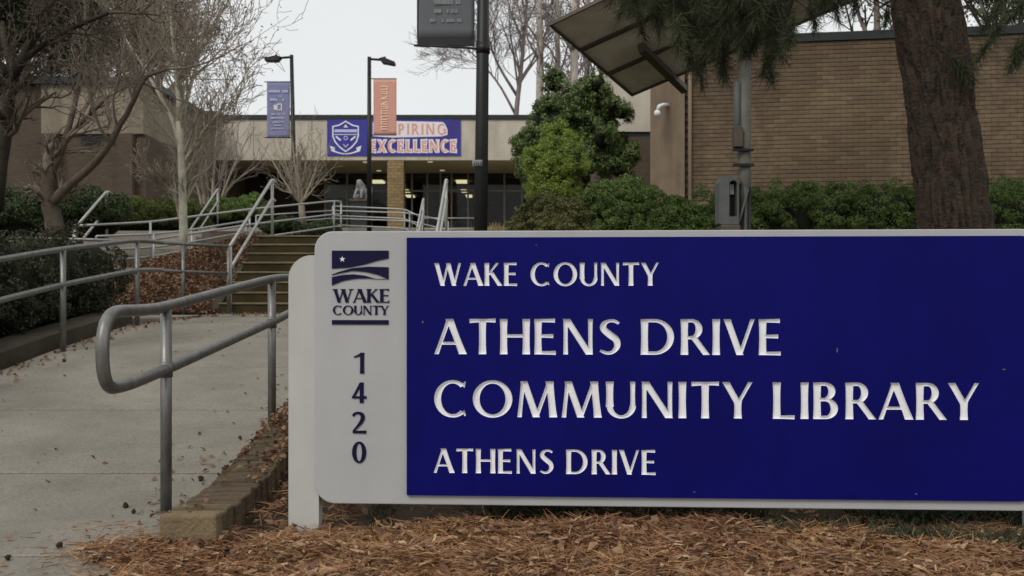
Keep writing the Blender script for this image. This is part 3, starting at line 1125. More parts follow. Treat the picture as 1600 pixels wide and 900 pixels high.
def flat_text(name, glyphs, y, m, parent, thick=.001, local=True):
    V, res = cdt_union({i: g for i, (c, g) in enumerate(glyphs)})
    objs = []
    for i, tris in res.items():
        used = sorted({k for t_ in tris for k in t_})
        idx = {k: j for j, k in enumerate(used)}
        b = MB()
        b.v = [(V[k].x, y, V[k].y) for k in used]
        b.f = [tuple(idx[k] for k in t_) for t_ in tris]
        edges = {}
        for t_ in b.f:
            for a_, c_ in zip(t_, t_[1:] + t_[:1]):
                edges[(a_, c_)] = 1
        n = len(b.v)
        b.v += [(v[0], y + thick, v[2]) for v in b.v]
        for (a_, c_) in edges:
            if (c_, a_) not in edges:
                b.f.append((a_, a_ + n, c_ + n, c_))
        objs.append(part(name, b, m, parent, local=local))
    return objs


# ---------------------------------------------------------------- the sign
SL = Vector((-.80, 4.14, 0))
SR = Vector((2.0, 3.99, 0))
sd = (SR - SL)
sang = math.atan2(sd.y, sd.x)
sdn = sd.normalized()


def sgn(px, py):
    """picture position on the sign face -> sign coordinates (along, up)"""
    k = (px - 800) / F
    t_ = (4.14 * k + .8) / (2.8 + .15 * k)
    d = 4.14 - .15 * t_
    return t_ * sd.length, EYE + (HOR - py) / F * d


sign = thing('library_sign', 'wide blue and grey library sign with carved white lettering, nearest the camera', 'sign', (SL.x, SL.y, 0), sang)
zb_, zt_ = .107, 1.208
SW = sgn(1628, 400)[0]


def rounded(x0, x1, z0, z1, rtl, rtr, rbr, rbl, n=8):
    pts = []
    for cx, cz, r_, a0 in ((x0 + rbl, z0 + rbl, rbl, 180), (x1 - rbr, z0 + rbr, rbr, 270), (x1 - rtr, z1 - rtr, rtr, 0), (x0 + rtl, z1 - rtl, rtl, 90)):
        if r_ < 1e-4:
            pts.append((cx, cz))
            continue
        for k in range(n + 1):
            a_ = R(a0 + 90 * k / n)
            pts.append((cx + r_ * math.cos(a_), cz + r_ * math.sin(a_)))
    return pts


# grey body, 75 mm thick with a recess the blue face sits in front of
body = part('panel_body', MB().prism(rounded(0, SW, zb_, zt_, .075, .075, .075, .085), .004, .075), M['sign_grey'], sign, local=True)
bv = body.modifiers.new('soft_edges', 'BEVEL')
bv.width = .004
bv.segments = 2
bv.limit_method = 'ANGLE'
bv.angle_limit = R(50)
bx0, bz1 = sgn(636, 371.5)
bz0 = sgn(636, 773)[1]
bx1 = SW - .035
outline = rounded(bx0, bx1, bz0, bz1, 0, .05, .05, 0)
rows = [('WAKE COUNTY', 679, 1029, 411, 446.5), ('ATHENS DRIVE', 679, 1219, 498, 553), ('COMMUNITY LIBRARY', 679, 1528, 594.5, 650.5), ('ATHENS DRIVE', 678, 1024, 700, 738)]
gl = {}
gi = 0
depth_of = {}
for txt, xa, xb, ya, yb in rows:
    a0, zt1 = sgn(xa, ya)
    a1, _ = sgn(xb, ya)
    zb1 = sgn(xa, yb)[1]
    big = yb - ya > 45
    for c, g in layout(txt, a0, a1, zb1, zt1, .172 if not big else .162, .091, .10 if big else .10):
        gl[gi] = g
        depth_of[gi] = .011 if big else .007
        gi += 1
V, res = cdt_union(gl, outline)
# blue skin
FY = -.010
b = MB()
b.v = [(v.x, FY, v.y) for v in V]
b.f = [tuple(t_) for t_ in res[-1]]
n = len(b.v)
m0 = len(outline)
edges = {}
for t_ in b.f:
    for a_, c_ in zip(t_, t_[1:] + t_[:1]):
        edges[(a_, c_)] = 1
letters_edges = set()
b.v += [(v[0], .003, v[2]) for v in b.v]
for (a_, c_) in edges:
    if (c_, a_) not in edges:
        b.f.append((a_, a_ + n, c_ + n, c_))
part('blue_panel', b, M['sign_blue'], sign, local=True, fixn=False)
for i, tris in res.items():
    if i < 0:
        continue
    used = sorted({k for t_ in tris for k in t_})
    idx = {k: j for j, k in enumerate(used)}
    bm = bmesh.new()
    vv = [bm.verts.new((V[k].x, FY + .0004, V[k].y)) for k in used]
    for t_ in tris:
        try:
            bm.faces.new([vv[idx[k]] for k in t_])
        except ValueError:
            pass
    bm.normal_update()
    bmesh.ops.inset_region(bm, faces=list(bm.faces), thickness=.0045 if depth_of[i] > .01 else .003, depth=0, use_boundary=True, use_even_offset=False)
    # push the inner floor back: every vertex not on the open boundary
    for v in bm.verts:
        if not v.is_boundary:
            v.co.y += depth_of[i]
    me = bpy.data.meshes.new('letter')
    bm.to_mesh(me)
    bm.free()
    me.materials.append(M['letter_white'])
    o = bpy.data.objects.new('letter', me)
    C.objects.link(o)
    o.parent = sign

# small pale nicks in the blue paint
for px, py, w_, h_ in ((661, 503, .004, .006), (1307, 547, .003, .012), (1567, 577, .007, .003), (1430, 771, .005, .003), (1084, 768, .006, .002), (838, 383, .003, .003)):
    a0, z0_ = sgn(px, py)
    flat_text('nick', [('x', [[(a0 - w_, z0_ - h_ * .3), (a0 + w_ * .2, z0_ - h_), (a0 + w_, z0_ + h_ * .4), (a0 - w_ * .1, z0_ + h_)]])], FY - .0012, M['box_grey'], sign, .001)

# house number
for ch, ya, yb in (('1', 551, 583.5), ('4', 597.5, 629.5), ('2', 643.5, 676.5), ('0', 690.5, 723)):
    hw = {'1': 8, '4': 11.5, '2': 11, '0': 11}[ch]
    a0, z1_ = sgn(561 - hw, ya)
    a1, _ = sgn(561 + hw, ya)
    z0_ = sgn(561, yb)[1]
    flat_text('digit', layout(ch, a0, a1, z0_, z1_, .17 if ch != '1' else .12, .10), -.0005, M['navy'], sign, .0045)

# county emblem
def sg_poly(pts):
    return [sgn(*p) for p in pts]


def band(top, bot, n=18):
    """quads between two picture curves given as functions of x"""
    out = []
    xs_ = np.linspace(518.5, 607, n + 1)
    for a_, b_ in zip(xs_[:-1], xs_[1:]):
        q = [sgn(a_, top(a_)), sgn(b_, top(b_)), sgn(b_, bot(b_)), sgn(a_, bot(a_))]
        if abs(q[0][1] - q[3][1]) + abs(q[1][1] - q[2][1]) > 1e-5:
            out.append(q)
    return out


ip = lambda xs_, ys_: (lambda x: float(np.interp(x, xs_, ys_)))
b1 = band(lambda x: 391.5, ip([518, 545, 570, 590, 607], [419.5, 418, 413, 407, 403.5]))
b2t = ip([518, 530, 550, 575, 607], [429, 424.5, 419, 416.5, 417.5])
b2b = ip([518, 530, 550, 570, 590, 607], [430, 427, 423, 424.5, 429, 436.5])
b3t = ip([518, 535, 552, 570, 586, 607], [433, 429.5, 428.5, 430.5, 435.5, 436])
b3b = ip([518, 535, 555, 575, 586, 607], [446, 439, 435.3, 434.8, 435.8, 436])
star = []
sc0 = sgn(535, 405)
for k in range(5):
    a_ = R(90 + 72 * k)
    b_, c_ = R(90 + 72 * k - 36), R(90 + 72 * k + 36)
    r0, r1 = .0125, .0048
    star.append([(sc0[0], sc0[1]), (sc0[0] + r1 * math.cos(b_), sc0[1] + r1 * math.sin(b_)), (sc0[0] + r0 * math.cos(a_), sc0[1] + r0 * math.sin(a_)), (sc0[0] + r1 * math.cos(c_), sc0[1] + r1 * math.sin(c_))])
for q in (b1, band(b2t, b2b), band(b3t, b3b)):
    flat_text('emblem_band', [('x', q)], -.0005, M['navy'], sign, .0045)
flat_text('emblem_star', [('x', star)], -.0018, M['letter_white'], sign, .001)
for txt, xa, xb, ya, yb, sf in (('WAKE', 519.5, 608, 451.5, 472.5, .05), ('COUNTY', 520, 607, 477.5, 491.5, .05)):
    a0, z1_ = sgn(xa, ya)
    a1, _ = sgn(xb, ya)
    flat_text('emblem_letter', layout(txt, a0, a1, sgn(xa, yb)[1], z1_, .18, .06, .07, sf), -.0005, M['navy'], sign, .0045)
q0, q1 = sgn(518.5, 500), sgn(607, 507)
part('emblem_bar', MB().box(q0[0], q1[0], -.0005, .004, q1[1], q0[1]), M['navy'], sign, local=True)

# posts, standing just behind the panel and wider than it at the left
pl, pt = sgn(449.5, 399)
pr, _ = sgn(497, 399)
for x0, x1, rl, rr in ((pl, pr, .095, .0), (sgn(1622, 800)[0], sgn(1622, 800)[0] + .2, 0, .095)):
    po = part('post', MB().prism(rounded(x0, x1, -.25, 1.112, rl, rr, 0, 0, 12), .012, .072) if x0 < 0.5 else MB().prism(rounded(x0, x1, -.25, 1.112, rl, rr, 0, 0, 12), .080, .14), M['post_grey'], sign, local=True)


# ---------------------------------------------------------------- wall banner on the fascia
def wp(px, py, d=DF):
    v = P(px, py, d)
    return v.x, v.z


bn = thing('wall_banner', 'wide blue banner reading inspiring excellence on the beige fascia', 'banner', (wp(615, 215)[0], DF, 7.4))
x0, z1 = wp(511.5, 185.5)
x1, z0 = wp(720, 243.5)
part('banner_sheet', MB().box(x0, x1, DF - .05, DF - .02, z0, z1), M['wall_banner'], bn)
for txt, xa, xb, ya, yb in (('INSPIRING', 583, 699, 192.5, 212), ('EXCELLENCE', 577, 714, 219, 238)):
    a0, zt1 = wp(xa, ya)
    a1, zb1 = wp(xb, yb)
    wl = layout(txt, a0 - .01, a1 + .01, zb1 - .03, zt1 + .03, .34, .27, .10)
    flat_text('letter_outline', wl, DF - .062, M['print_white'], bn, .008, local=False)
    ol = layout(txt, a0 + .05, a1 - .05, zb1 + .03, zt1 - .03, .17, .13, .27)
    flat_text('letter', ol, DF - .072, M['print_orange'], bn, .008, local=False)


def flat_poly(name, polys, m, par, y, th=.006):
    return flat_text(name, [('x', polys)], y, m, par, th, local=False)


def line_polys(pts, w):
    out = []
    for a, b in zip(pts[:-1], pts[1:]):
        a, b = Vector(a), Vector(b)
        d_ = (b - a).normalized()
        nn = Vector((-d_.y, d_.x)) * w / 2
        e = d_ * w * .4
        out.append([tuple(a - e + nn), tuple(b + e + nn), tuple(b + e - nn), tuple(a - e - nn)])
    return out


sh = [(520.5, 198), (530, 196), (540.5, 190), (551, 196), (560, 198), (560, 213), (557, 222), (550, 230), (540.5, 237), (531, 230), (524, 222), (520.5, 213), (520.5, 198)]
flat_poly('crest_shield', line_polys([wp(*p) for p in sh], .055), M['print_white'], bn, DF - .062)
flat_poly('crest_band', [[wp(523, 202.5), wp(558, 202.5), wp(558, 207), wp(523, 207)]], M['print_lilac'], bn, DF - .0615)
flat_poly('crest_band', line_polys([wp(523, 210.5), wp(558, 210.5)], .03), M['print_white'], bn, DF - .0625)
flat_poly('crest_mark', [[wp(537, 199.5), wp(540.5, 194.5), wp(544, 199.5)]], M['print_white'], bn, DF - .0615)
flat_poly('crest_mark', line_polys([wp(526, 214), wp(532, 219)], .07) + line_polys([wp(555, 214), wp(549, 219)], .07), M['print_white'], bn, DF - .0615)
flat_poly('crest_mark', arc(wp(540.5, 216)[0], wp(540.5, 216)[1], .09, .09, 0, 360, .035, .035, 14), M['print_lilac'], bn, DF - .0615)
flat_poly('crest_mark', line_polys([wp(537, 226), wp(540.5, 230), wp(544, 226)], .04), M['print_lilac'], bn, DF - .0615)
rb = []
for k in range(12):
    t0_, t1_ = k / 12, (k + 1) / 12
    f = lambda t_: (wp(518 + 45 * t_, 233 + 7 * math.sin(math.pi * t_) - (3 if t_ in (0, 1) else 0)), wp(518 + 45 * t_, 236.5 + 5 * math.sin(math.pi * t_)))
    a, b = f(t0_), f(t1_)
    rb.append([a[0], b[0], b[1], a[1]])
rb.append([wp(516, 228), wp(524, 231), wp(523, 237), wp(518, 236)])
rb.append([wp(565, 228), wp(557, 231), wp(558, 237), wp(563, 236)])
flat_poly('crest_ribbon', rb, M['print_white'], bn, DF - .0635)


# ---------------------------------------------------------------- lamp posts with banners
def print_rows(par, rows, y, m):
    """rows of small unreadable printed characters: (x0,x1,zc,height)"""
    q = []
    rr = random.Random(3)
    for x0, x1, zc, hh in rows:
        x = x0
        while x < x1:
            w = hh * rr.uniform(.35, .8)
            if rr.random() < .85:
                q.append([(x, zc - hh / 2), (x + w * .8, zc - hh / 2), (x + w * .8, zc + hh / 2), (x, zc + hh / 2)])
            x += w
    for o in flat_text('printed_line', [('x', q)], y, m, par, .003, local=False):
        o['kind'] = 'stuff'


def lamp_post(label, x, d, ztop, zbase, side, hx, lean=0.0):
    t_ = thing('street_lamp', label, 'street lamp', (x, d, zbase))
    part('pole', MB().tube([(x + lean, d, zbase), (x, d, ztop)], [.075, .055], 12), M['black'], t_, True)
    part('base_plate', MB().box(x + lean - .16, x + lean + .16, d - .16, d + .16, zbase, zbase + .05, .01), M['black'], t_)
    part('arm', MB().tube([(x, d, ztop - .06), (x + side * .42, d, ztop - .09)], .035, 8), M['black'], t_, True)
    hx0, hx1 = x + side * .30, x + side * hx
    a, b = min(hx0, hx1), max(hx0, hx1)
    hd = MB()
    zc = ztop - .12
    tip = -.08 if side > 0 else -.02
    hd.prism([(hx0, zc + .05), (hx0 + side * .12, zc + .085), (hx1, zc + .03 + tip), (hx1, zc - .04 + tip), (hx0 + side * .1, zc - .07)], d - .16, d + .16)
    head = part('lamp_head', hd, M['black'], t_)
    part('photocell', MB().tube([(hx0 + side * .15, d, zc + .06), (hx0 + side * .15, d, zc + .13)], .035, 8), M['box_grey'], head)
    part('lens', MB().prism([(hx0 + side * .16, zc - .070), (hx1 - side * .04, zc - .045 + tip), (hx1 - side * .04, zc - .055 + tip), (hx0 + side * .16, zc - .082)], d - .12, d + .12), M['box_grey'], head)
    return t_


d1 = 30.0
a = P(455.5, 86, d1)
l1 = lamp_post('black street lamp whose head points left, beside the small blue banner', a.x, d1, a.z, 2.58, -1, .76, .12)
a2 = P(577, 89, d1)
l2 = lamp_post('black street lamp whose head points right, beside the orange banner', a2.x, d1, a2.z, 2.58, 1, .76)
for l_, x_, s_, z1_, z0_ in ((l1, a.x, -1, P(0, 128, d1).z, P(0, 215, d1).z), (l2, a2.x, 1, P(0, 123, d1).z, P(0, 211, d1).z)):
    for z_ in (z1_, z0_):
        part('banner_arm', MB().tube([(x_, d1, z_), (x_ + s_ * .80, d1, z_)], .014, 8), M['black'], l_, True)


def cloth(x0, x1, d, z0, z1, amp=.012, n=14):
    m_ = MB()
    for j in range(n + 1):
        for i in range(n + 1):
            u_, v_ = i / n, j / n
            m_.v.append((x0 + (x1 - x0) * u_, d + amp * math.sin(u_ * 5 + v_ * 3) * math.sin(math.pi * v_), z0 + (z1 - z0) * v_))
    k = n + 1
    for j in range(n):
        for i in range(n):
            q = j * k + i
            m_.f.append((q, q + 1, q + 1 + k, q + k))
    return m_


bb = thing('banner', 'narrow lavender blue banner hanging from the left street lamp', 'banner', (P(435, 0, d1).x, d1, P(0, 216, d1).z))
x0, z1 = P(417, 0, d1).x, P(0, 127, d1).z
x1, z0 = P(453, 0, d1).x, P(0, 216, d1).z
o = part('cloth', cloth(x0, x1, d1, z0, z1), M['banner_blue'], bb, True)
so = o.modifiers.new('thickness', 'SOLIDIFY')
so.thickness = .004
hh = lambda py: P(0, py, d1).z
xx = lambda px: P(px, 0, d1).x
print_rows(bb, [(xx(420), xx(449), hh(143), .075), (xx(430), xx(440), hh(151), .05), (xx(422), xx(447), hh(156), .075), (xx(424), xx(446), hh(178.5), .04),
                (xx(422), xx(447), hh(184.5), .045), (xx(427), xx(443), hh(191), .035), (xx(428), xx(442), hh(196), .03), (xx(424), xx(446), hh(201), .035)], d1 - .03, M['print_lilac'])
flat_poly('printed_mark', [[(xx(428), hh(172)), (xx(434), hh(172)), (xx(434), hh(164)), (xx(428), hh(164))]] + line_polys([(xx(434), hh(172)), (xx(440), hh(172)), (xx(440), hh(163)), (xx(434), hh(163))], .03), M['print_white'], bb, d1 - .03)
ob = thing('banner', 'narrow orange banner with pale upright lettering on the right street lamp', 'banner', (xx(601), d1, hh(211)))
o = part('cloth', cloth(xx(583.5), xx(619.5), d1, hh(211.5), hh(122.5)), M['banner_orange'], ob, True)
so = o.modifiers.new('thickness', 'SOLIDIFY')
so.thickness = .004
q = []
rr = random.Random(5)
z = hh(202)
while z < hh(132):
    w = rr.uniform(.09, .14)
    x0, x1 = xx(596), xx(605)
    kind = rr.randint(0, 2)
    q += line_polys([(x0, z), (x1, z)], .028)
    if kind:
        q += line_polys([(x1 if kind == 1 else x0, z), (x1 if kind == 1 else x0, z + w * .7)], .028)
        q += line_polys([(x0, z + w * .65), (x1, z + w * .65)], .028)
    else:
        q += line_polys([(x0, z), (x1, z + w * .6)], .028)
    z += w * 1.25
flat_poly('printed_line', q, M['print_pale'], ob, d1 - .03)

# near black pole
dn = 12.2
xp = P(753, 200, dn).x
pz = h(dn)
np_ = thing('banner_pole', 'thick black pole behind the sign, carrying the dark grey banner', 'pole', (xp, dn, .62))
part('pole', MB().tube([(xp - .028, dn, .55), (xp + .0, dn, 3.0), (xp + .035, dn, 6.4)], [.083, .077, .068], 20), M['black'], np_, True)
zt_b = P(0, 256, dn).z
part('number_band', MB().tube([(xp - .03, dn, zt_b - .036), (xp - .03, dn, zt_b + .036)], .0855, 20), M['banner_mark'], np_, True)
q = []
for k, x in enumerate((-.06, -.035, -.01, .02)):
    q += line_polys([(xp - .03 + x, zt_b - .015), (xp - .03 + x, zt_b + .015)], .008)
flat_poly('band_print', q, M['black'], np_, dn - .088, .002)
za, zb2 = P(0, 73, dn).z, P(0, 78, dn).z
part('banner_arm', MB().tube([(P(647, 0, dn).x, dn, P(0, 71, dn).z), (P(700, 0, dn).x, dn, P(0, 73, dn).z), (P(735, 0, dn).x, dn, P(0, 75, dn).z), (xp, dn, P(0, 79, dn).z)], .014, 10), M['black'], np_, True)
part('arm_clamp', MB().tube([(xp + .012, dn, P(0, 84, dn).z), (xp + .012, dn, P(0, 68, dn).z)], .084, 16), M['black'], np_, True)
part('banner_arm', MB().tube([(P(650, 0, dn).x, dn, P(0, -150, dn).z), (xp + .02, dn, P(0, -150, dn).z)], .014, 10), M['black'], np_, True)
gb = thing('banner', 'dark grey banner with faint printed lines hanging beside the thick black pole', 'banner', (P(696, 0, dn).x, dn, P(0, 72, dn).z))
x0, x1 = P(652.5, 0, dn).x, P(740.5, 0, dn).x
o = part('cloth', cloth(x0, x1, dn, P(0, 61, dn).z, P(0, -150, dn).z, .008), M['banner_grey'], gb, True)
so = o.modifiers.new('thickness', 'SOLIDIFY')
so.thickness = .003
part('hem', MB().box(x0 - .004, x1 + .004, dn - .012, dn + .012, P(0, 72, dn).z, P(0, 60.5, dn).z, .004), M['banner_hem'], gb)
for xe in (x0, x1):
    part('edge_binding', MB().box(xe - .008, xe + .008, dn - .006, dn + .006, P(0, 60.4, dn).z, P(0, -150, dn).z), M['banner_hem'], gb)
xn = lambda px: P(px, 0, dn).x
zn = lambda py: P(0, py, dn).z
print_rows(gb, [(xn(678), xn(720), zn(4), .05), (xn(679), xn(715), zn(18), .045), (xn(672), xn(720), zn(32.5), .038), (xn(676), xn(716), zn(-14), .05), (xn(674), xn(718), zn(-34), .05)], dn - .016, M['banner_mark'])

# ---------------------------------------------------------------- tilted panel array on a post
u = Vector((-.85, .43, -.30)).normalized()
v = Vector((.49, .855, -.166)).normalized()
v = (v - u * u.dot(v)).normalized()
nn = u.cross(v).normalized()
if nn.z < 0:
    nn = -nn
dA = 13.0
Apt = P(855, 37, dA)
LV = .2087 * dA
LU = 6.3
sp_c = Apt - u * 2.45 + v * LV * .52
sol = thing('panel_array', 'tilted tan-backed panel array seen from below on a weathered post', 'solar panel', (sp_c.x, sp_c.y, .9))


def obox(o0, a, b, c, a0, a1, b0, b1, c0, c1):
    m_ = MB().box(0, 1, 0, 1, 0, 1)
    m_.v = [tuple(o0 + a * (a0 + (a1 - a0) * p[0]) + b * (b0 + (b1 - b0) * p[1]) + c * (c0 + (c1 - c0) * p[2])) for p in m_.v]
    return m_


nu_, nv_ = 2, 3
for i in range(nu_):
    for j in range(nv_):
        a0, a1 = -LU / nu_ * i - .012, -LU / nu_ * (i + 1) + .012
        b0, b1 = LV / nv_ * j + .012, LV / nv_ * (j + 1) - .012
        pn = part('panel', obox(Apt, u, v, nn, a1, a0, b0, b1, .0, .006), M['panel_back'], sol)
        part('cells', obox(Apt, u, v, nn, a1 + .02, a0 - .02, b0 + .02, b1 - .02, .0065, .012), M['panel_glass'], pn)
        for (p0, p1, q0, q1) in ((a1, a0, b0 - .002, b0 + .024), (a1, a0, b1 - .024, b1 + .002), (a1 - .002, a1 + .03, b0 + .035, b1 - .035), (a0 - .03, a0 + .002, b0 + .035, b1 - .035)):
            part('frame', obox(Apt, u, v, nn, p0, p1, q0, q1, -.035, .014), M['panel_frame'], pn)
for q in (.72, 2.45, 4.2):
    part('beam', obox(Apt, u, v, nn, -q - .05, -q + .05, LV * .5, LV + (.30 if q == .72 else -.1), -.16, -.037), M['panel_frame'], sol)
part('crossbar', obox(Apt, u, v, nn, -4.4, -1.6, LV * .52 - .05, LV * .52 + .05, -.27, -.162), M['steel_post'], sol)
ps = P(1163, 200, sp_c.y)
part('post', MB().tube([(ps.x, sp_c.y, .5), (ps.x, sp_c.y, sp_c.z - .1)], .085, 16), M['steel_post'], sol, True)
part('conduit', MB().tube([(ps.x - .105, sp_c.y - .05, 1.0), (ps.x - .105, sp_c.y - .05, 2.4)], .03, 8), M['steel_post'], sol, True)
part('conduit', MB().tube([(ps.x - .105, sp_c.y - .05, 2.85), (ps.x - .105, sp_c.y - .05, 3.7)], .045, 8), M['box_grey'], sol, True)
part('conduit', MB().tube([(ps.x - .01, sp_c.y - .10, .9), (ps.x - .01, sp_c.y - .10, 2.35)], .018, 8), M['box_grey'], sol, True)
part('conduit', MB().tube([(ps.x + .05, sp_c.y - .09, .9), (ps.x + .05, sp_c.y - .09, 2.35)], .015, 8), M['black'], sol, True)
zz_ = lambda py: P(0, py, sp_c.y).z
part('switch_box', MB().box(ps.x - .16, ps.x - .05, sp_c.y - .15, sp_c.y - .02, zz_(232), zz_(200), .01), M['panel_frame'], sol)
part('strap', MB().box(ps.x - .17, ps.x + .10, sp_c.y - .12, sp_c.y - .085, zz_(262), zz_(257), .004), M['black'], sol)
part('strap', MB().box(ps.x - .17, ps.x + .10, sp_c.y - .12, sp_c.y - .085, zz_(238), zz_(234), .004), M['black'], sol)
# meter hood on a bracket
mc = P(1136, 310, sp_c.y - .1)
mt = thing('phone_hood', 'grey hooded box with rounded top mounted left of the weathered post', 'equipment box', (mc.x, mc.y, mc.z - .35))
hood = rounded(mc.x - .13, mc.x + .12, mc.z - .34, mc.z + .28, .11, .11, .02, .02, 8)
inner = rounded(mc.x - .0, mc.x + .10, mc.z - .24, mc.z + .215, .05, .05, .01, .01, 8)
hm = MB()
n = len(hood)
hm.v = [(x, mc.y - .14, z) for x, z in hood] + [(x, mc.y - .14, z) for x, z in inner] + [(x, mc.y + .12, z) for x, z in hood] + [(x, mc.y + .04, z) for x, z in inner]
for i in range(n):
    j = (i + 1) % n
    hm.f += [(i, j, n + j, n + i), (i, 2 * n + i, 2 * n + j, j), (n + i, n + j, 3 * n + j, 3 * n + i)]
hm.f.append(tuple(range(3 * n, 4 * n)))
hm.f.append(tuple(range(3 * n - 1, 2 * n - 1, -1)))
part('hood', hm, M['box_grey'], mt)
part('back_panel', MB().box(mc.x + .002, mc.x + .098, mc.y + .025, mc.y + .038, mc.z - .22, mc.z + .2), M['black'], mt)
part('face_plate', MB().box(mc.x + .03, mc.x + .085, mc.y - .02, mc.y + .03, mc.z + .05, mc.z + .18, .004), M['white'], mt)
part('lower_box', MB().box(mc.x - .11, mc.x + .14, mc.y - .16, mc.y + .1, mc.z - .44, mc.z - .345, .02), M['panel_frame'], mt)
part('cable', MB().tube(round_path([(mc.x + .05, mc.y - .1, mc.z - .42), (mc.x + .12, mc.y - .1, mc.z - .34), (mc.x + .27, mc.y, mc.z + .12)], .1), .014, 8), M['box_grey'], mt, True)
part('bracket', MB().box(mc.x + .12, ps.x - .08, mc.y - .03, mc.y + .03, mc.z + .18, mc.z + .25), M['panel_frame'], mt)

# ---------------------------------------------------------------- statue on a pedestal
dS = 36.0
sb = P(563, 326, dS)
ped = thing('pedestal', 'dark square pedestal carrying the pale seated animal statue', 'pedestal', (sb.x, dS, 3.2))
w = .30
part('base', MB().box(sb.x - w, sb.x + w, dS - w, dS + w, 3.2, P(0, 316, dS).z, .02), M['coping'], ped)
part('cap', MB().box(sb.x - w - .04, sb.x + w + .04, dS - w - .04, dS + w + .04, P(0, 316, dS).z, P(0, 312.5, dS).z, .01), M['bark_grey'], ped)
z0 = P(0, 312.5, dS).z
sx_ = sb.x
me = bpy.data.meshes.new('seated_statue')
J = [((.10, .10, .16), .17), ((.08, .02, .34), .16), ((.03, -.06, .48), .12), ((.0, -.14, .60), .105), ((-.02, -.25, .57), .065),
     ((-.07, -.13, .40), .07), ((-.13, -.2, .2), .05), ((-.17, -.22, .03), .055), ((.10, -.14, .40), .07), ((.09, -.22, .2), .05), ((.08, -.24, .03), .055),
     ((-.08, .1, .12), .11), ((-.13, -.08, .04), .06), ((.24, .1, .12), .11), ((.22, -.08, .04), .06),
     ((.22, .2, .12), .05), ((.38, .16, .2), .035), ((.40, .14, .45), .03), ((.32, .12, .62), .028), ((-.06, -.12, .71), .03), ((.06, -.12, .71), .03)]
E_ = [(0, 1), (1, 2), (2, 3), (3, 4), (1, 5), (5, 6), (6, 7), (1, 8), (8, 9), (9, 10), (0, 11), (11, 12), (0, 13), (13, 14), (0, 15), (15, 16), (16, 17), (17, 18), (3, 19), (3, 20)]
me.from_pydata([j[0] for j in J], E_, [])
so_ = bpy.data.objects.new('seated_statue', me)
C.objects.link(so_)
so_.location = (sx_ - .02, dS, z0 - .01)
sk = so_.modifiers.new('skin', 'SKIN')
for i, j in enumerate(J):
    me.skin_vertices[0].data[i].radius = (j[1], j[1])
me.skin_vertices[0].data[0].use_root = True
so_.modifiers.new('sub', 'SUBSURF').render_levels = 1
me.materials.append(M['stone'])
tag(so_, 'small pale seated animal statue before the dark entrance, left of the brick column', 'statue')

# ---------------------------------------------------------------- trees
def perturb(d, ang, rng):
    a = Vector((rng.gauss(0, 1), rng.gauss(0, 1), rng.gauss(0, 1)))
    a = (a - d * a.dot(d))
    a = a.normalized() if a.length > 1e-6 else d.orthogonal().normalized()
    return (d * math.cos(ang) + a * math.sin(ang)).normalized()


def grow(out, p, d, L, r, lvl, cfg, rng, ends=None):
    n = cfg.get('n', 4)
    pts, rs = [p], [r]
    for i in range(n):
        d = (d + Vector((rng.gauss(0, 1), rng.gauss(0, 1), rng.gauss(0, 1))) * cfg['wob'] + Vector((0, 0, cfg['up']))).normalized()
        p = p + d * L / n
        pts.append(p)
        rs.append(max(r * (1 - .62 * (i + 1) / n), cfg['rmin']))
    out.append((pts, rs, lvl))
    if ends is not None and cfg.get('all'):
        for q_ in range(1, n + 1):
            ends.append((pts[q_], (pts[q_] - pts[q_ - 1]).normalized()))
    elif ends is not None and lvl >= cfg['levels'] - 1:
        ends.append((pts[-1], d))
        ends.append((pts[n // 2], d))
    if lvl >= cfg['levels']:
        return
    k = cfg['kids'][min(lvl, len(cfg['kids']) - 1)]
    for i in range(k):
        t = cfg.get('t0', .3) + (1 - cfg.get('t0', .3)) * (i + rng.random() * .8) / k
        f = t * n
        j = min(int(f), n - 1)
        q = pts[j].lerp(pts[j + 1], f - j)
        dd = (pts[j + 1] - pts[j]).normalized()
        nd = perturb(dd, R(rng.uniform(*cfg['ang'])), rng)
        grow(out, q, nd, L * rng.uniform(*cfg['len']), rs[j] * cfg.get('rr', .6), lvl + 1, cfg, rng, ends)


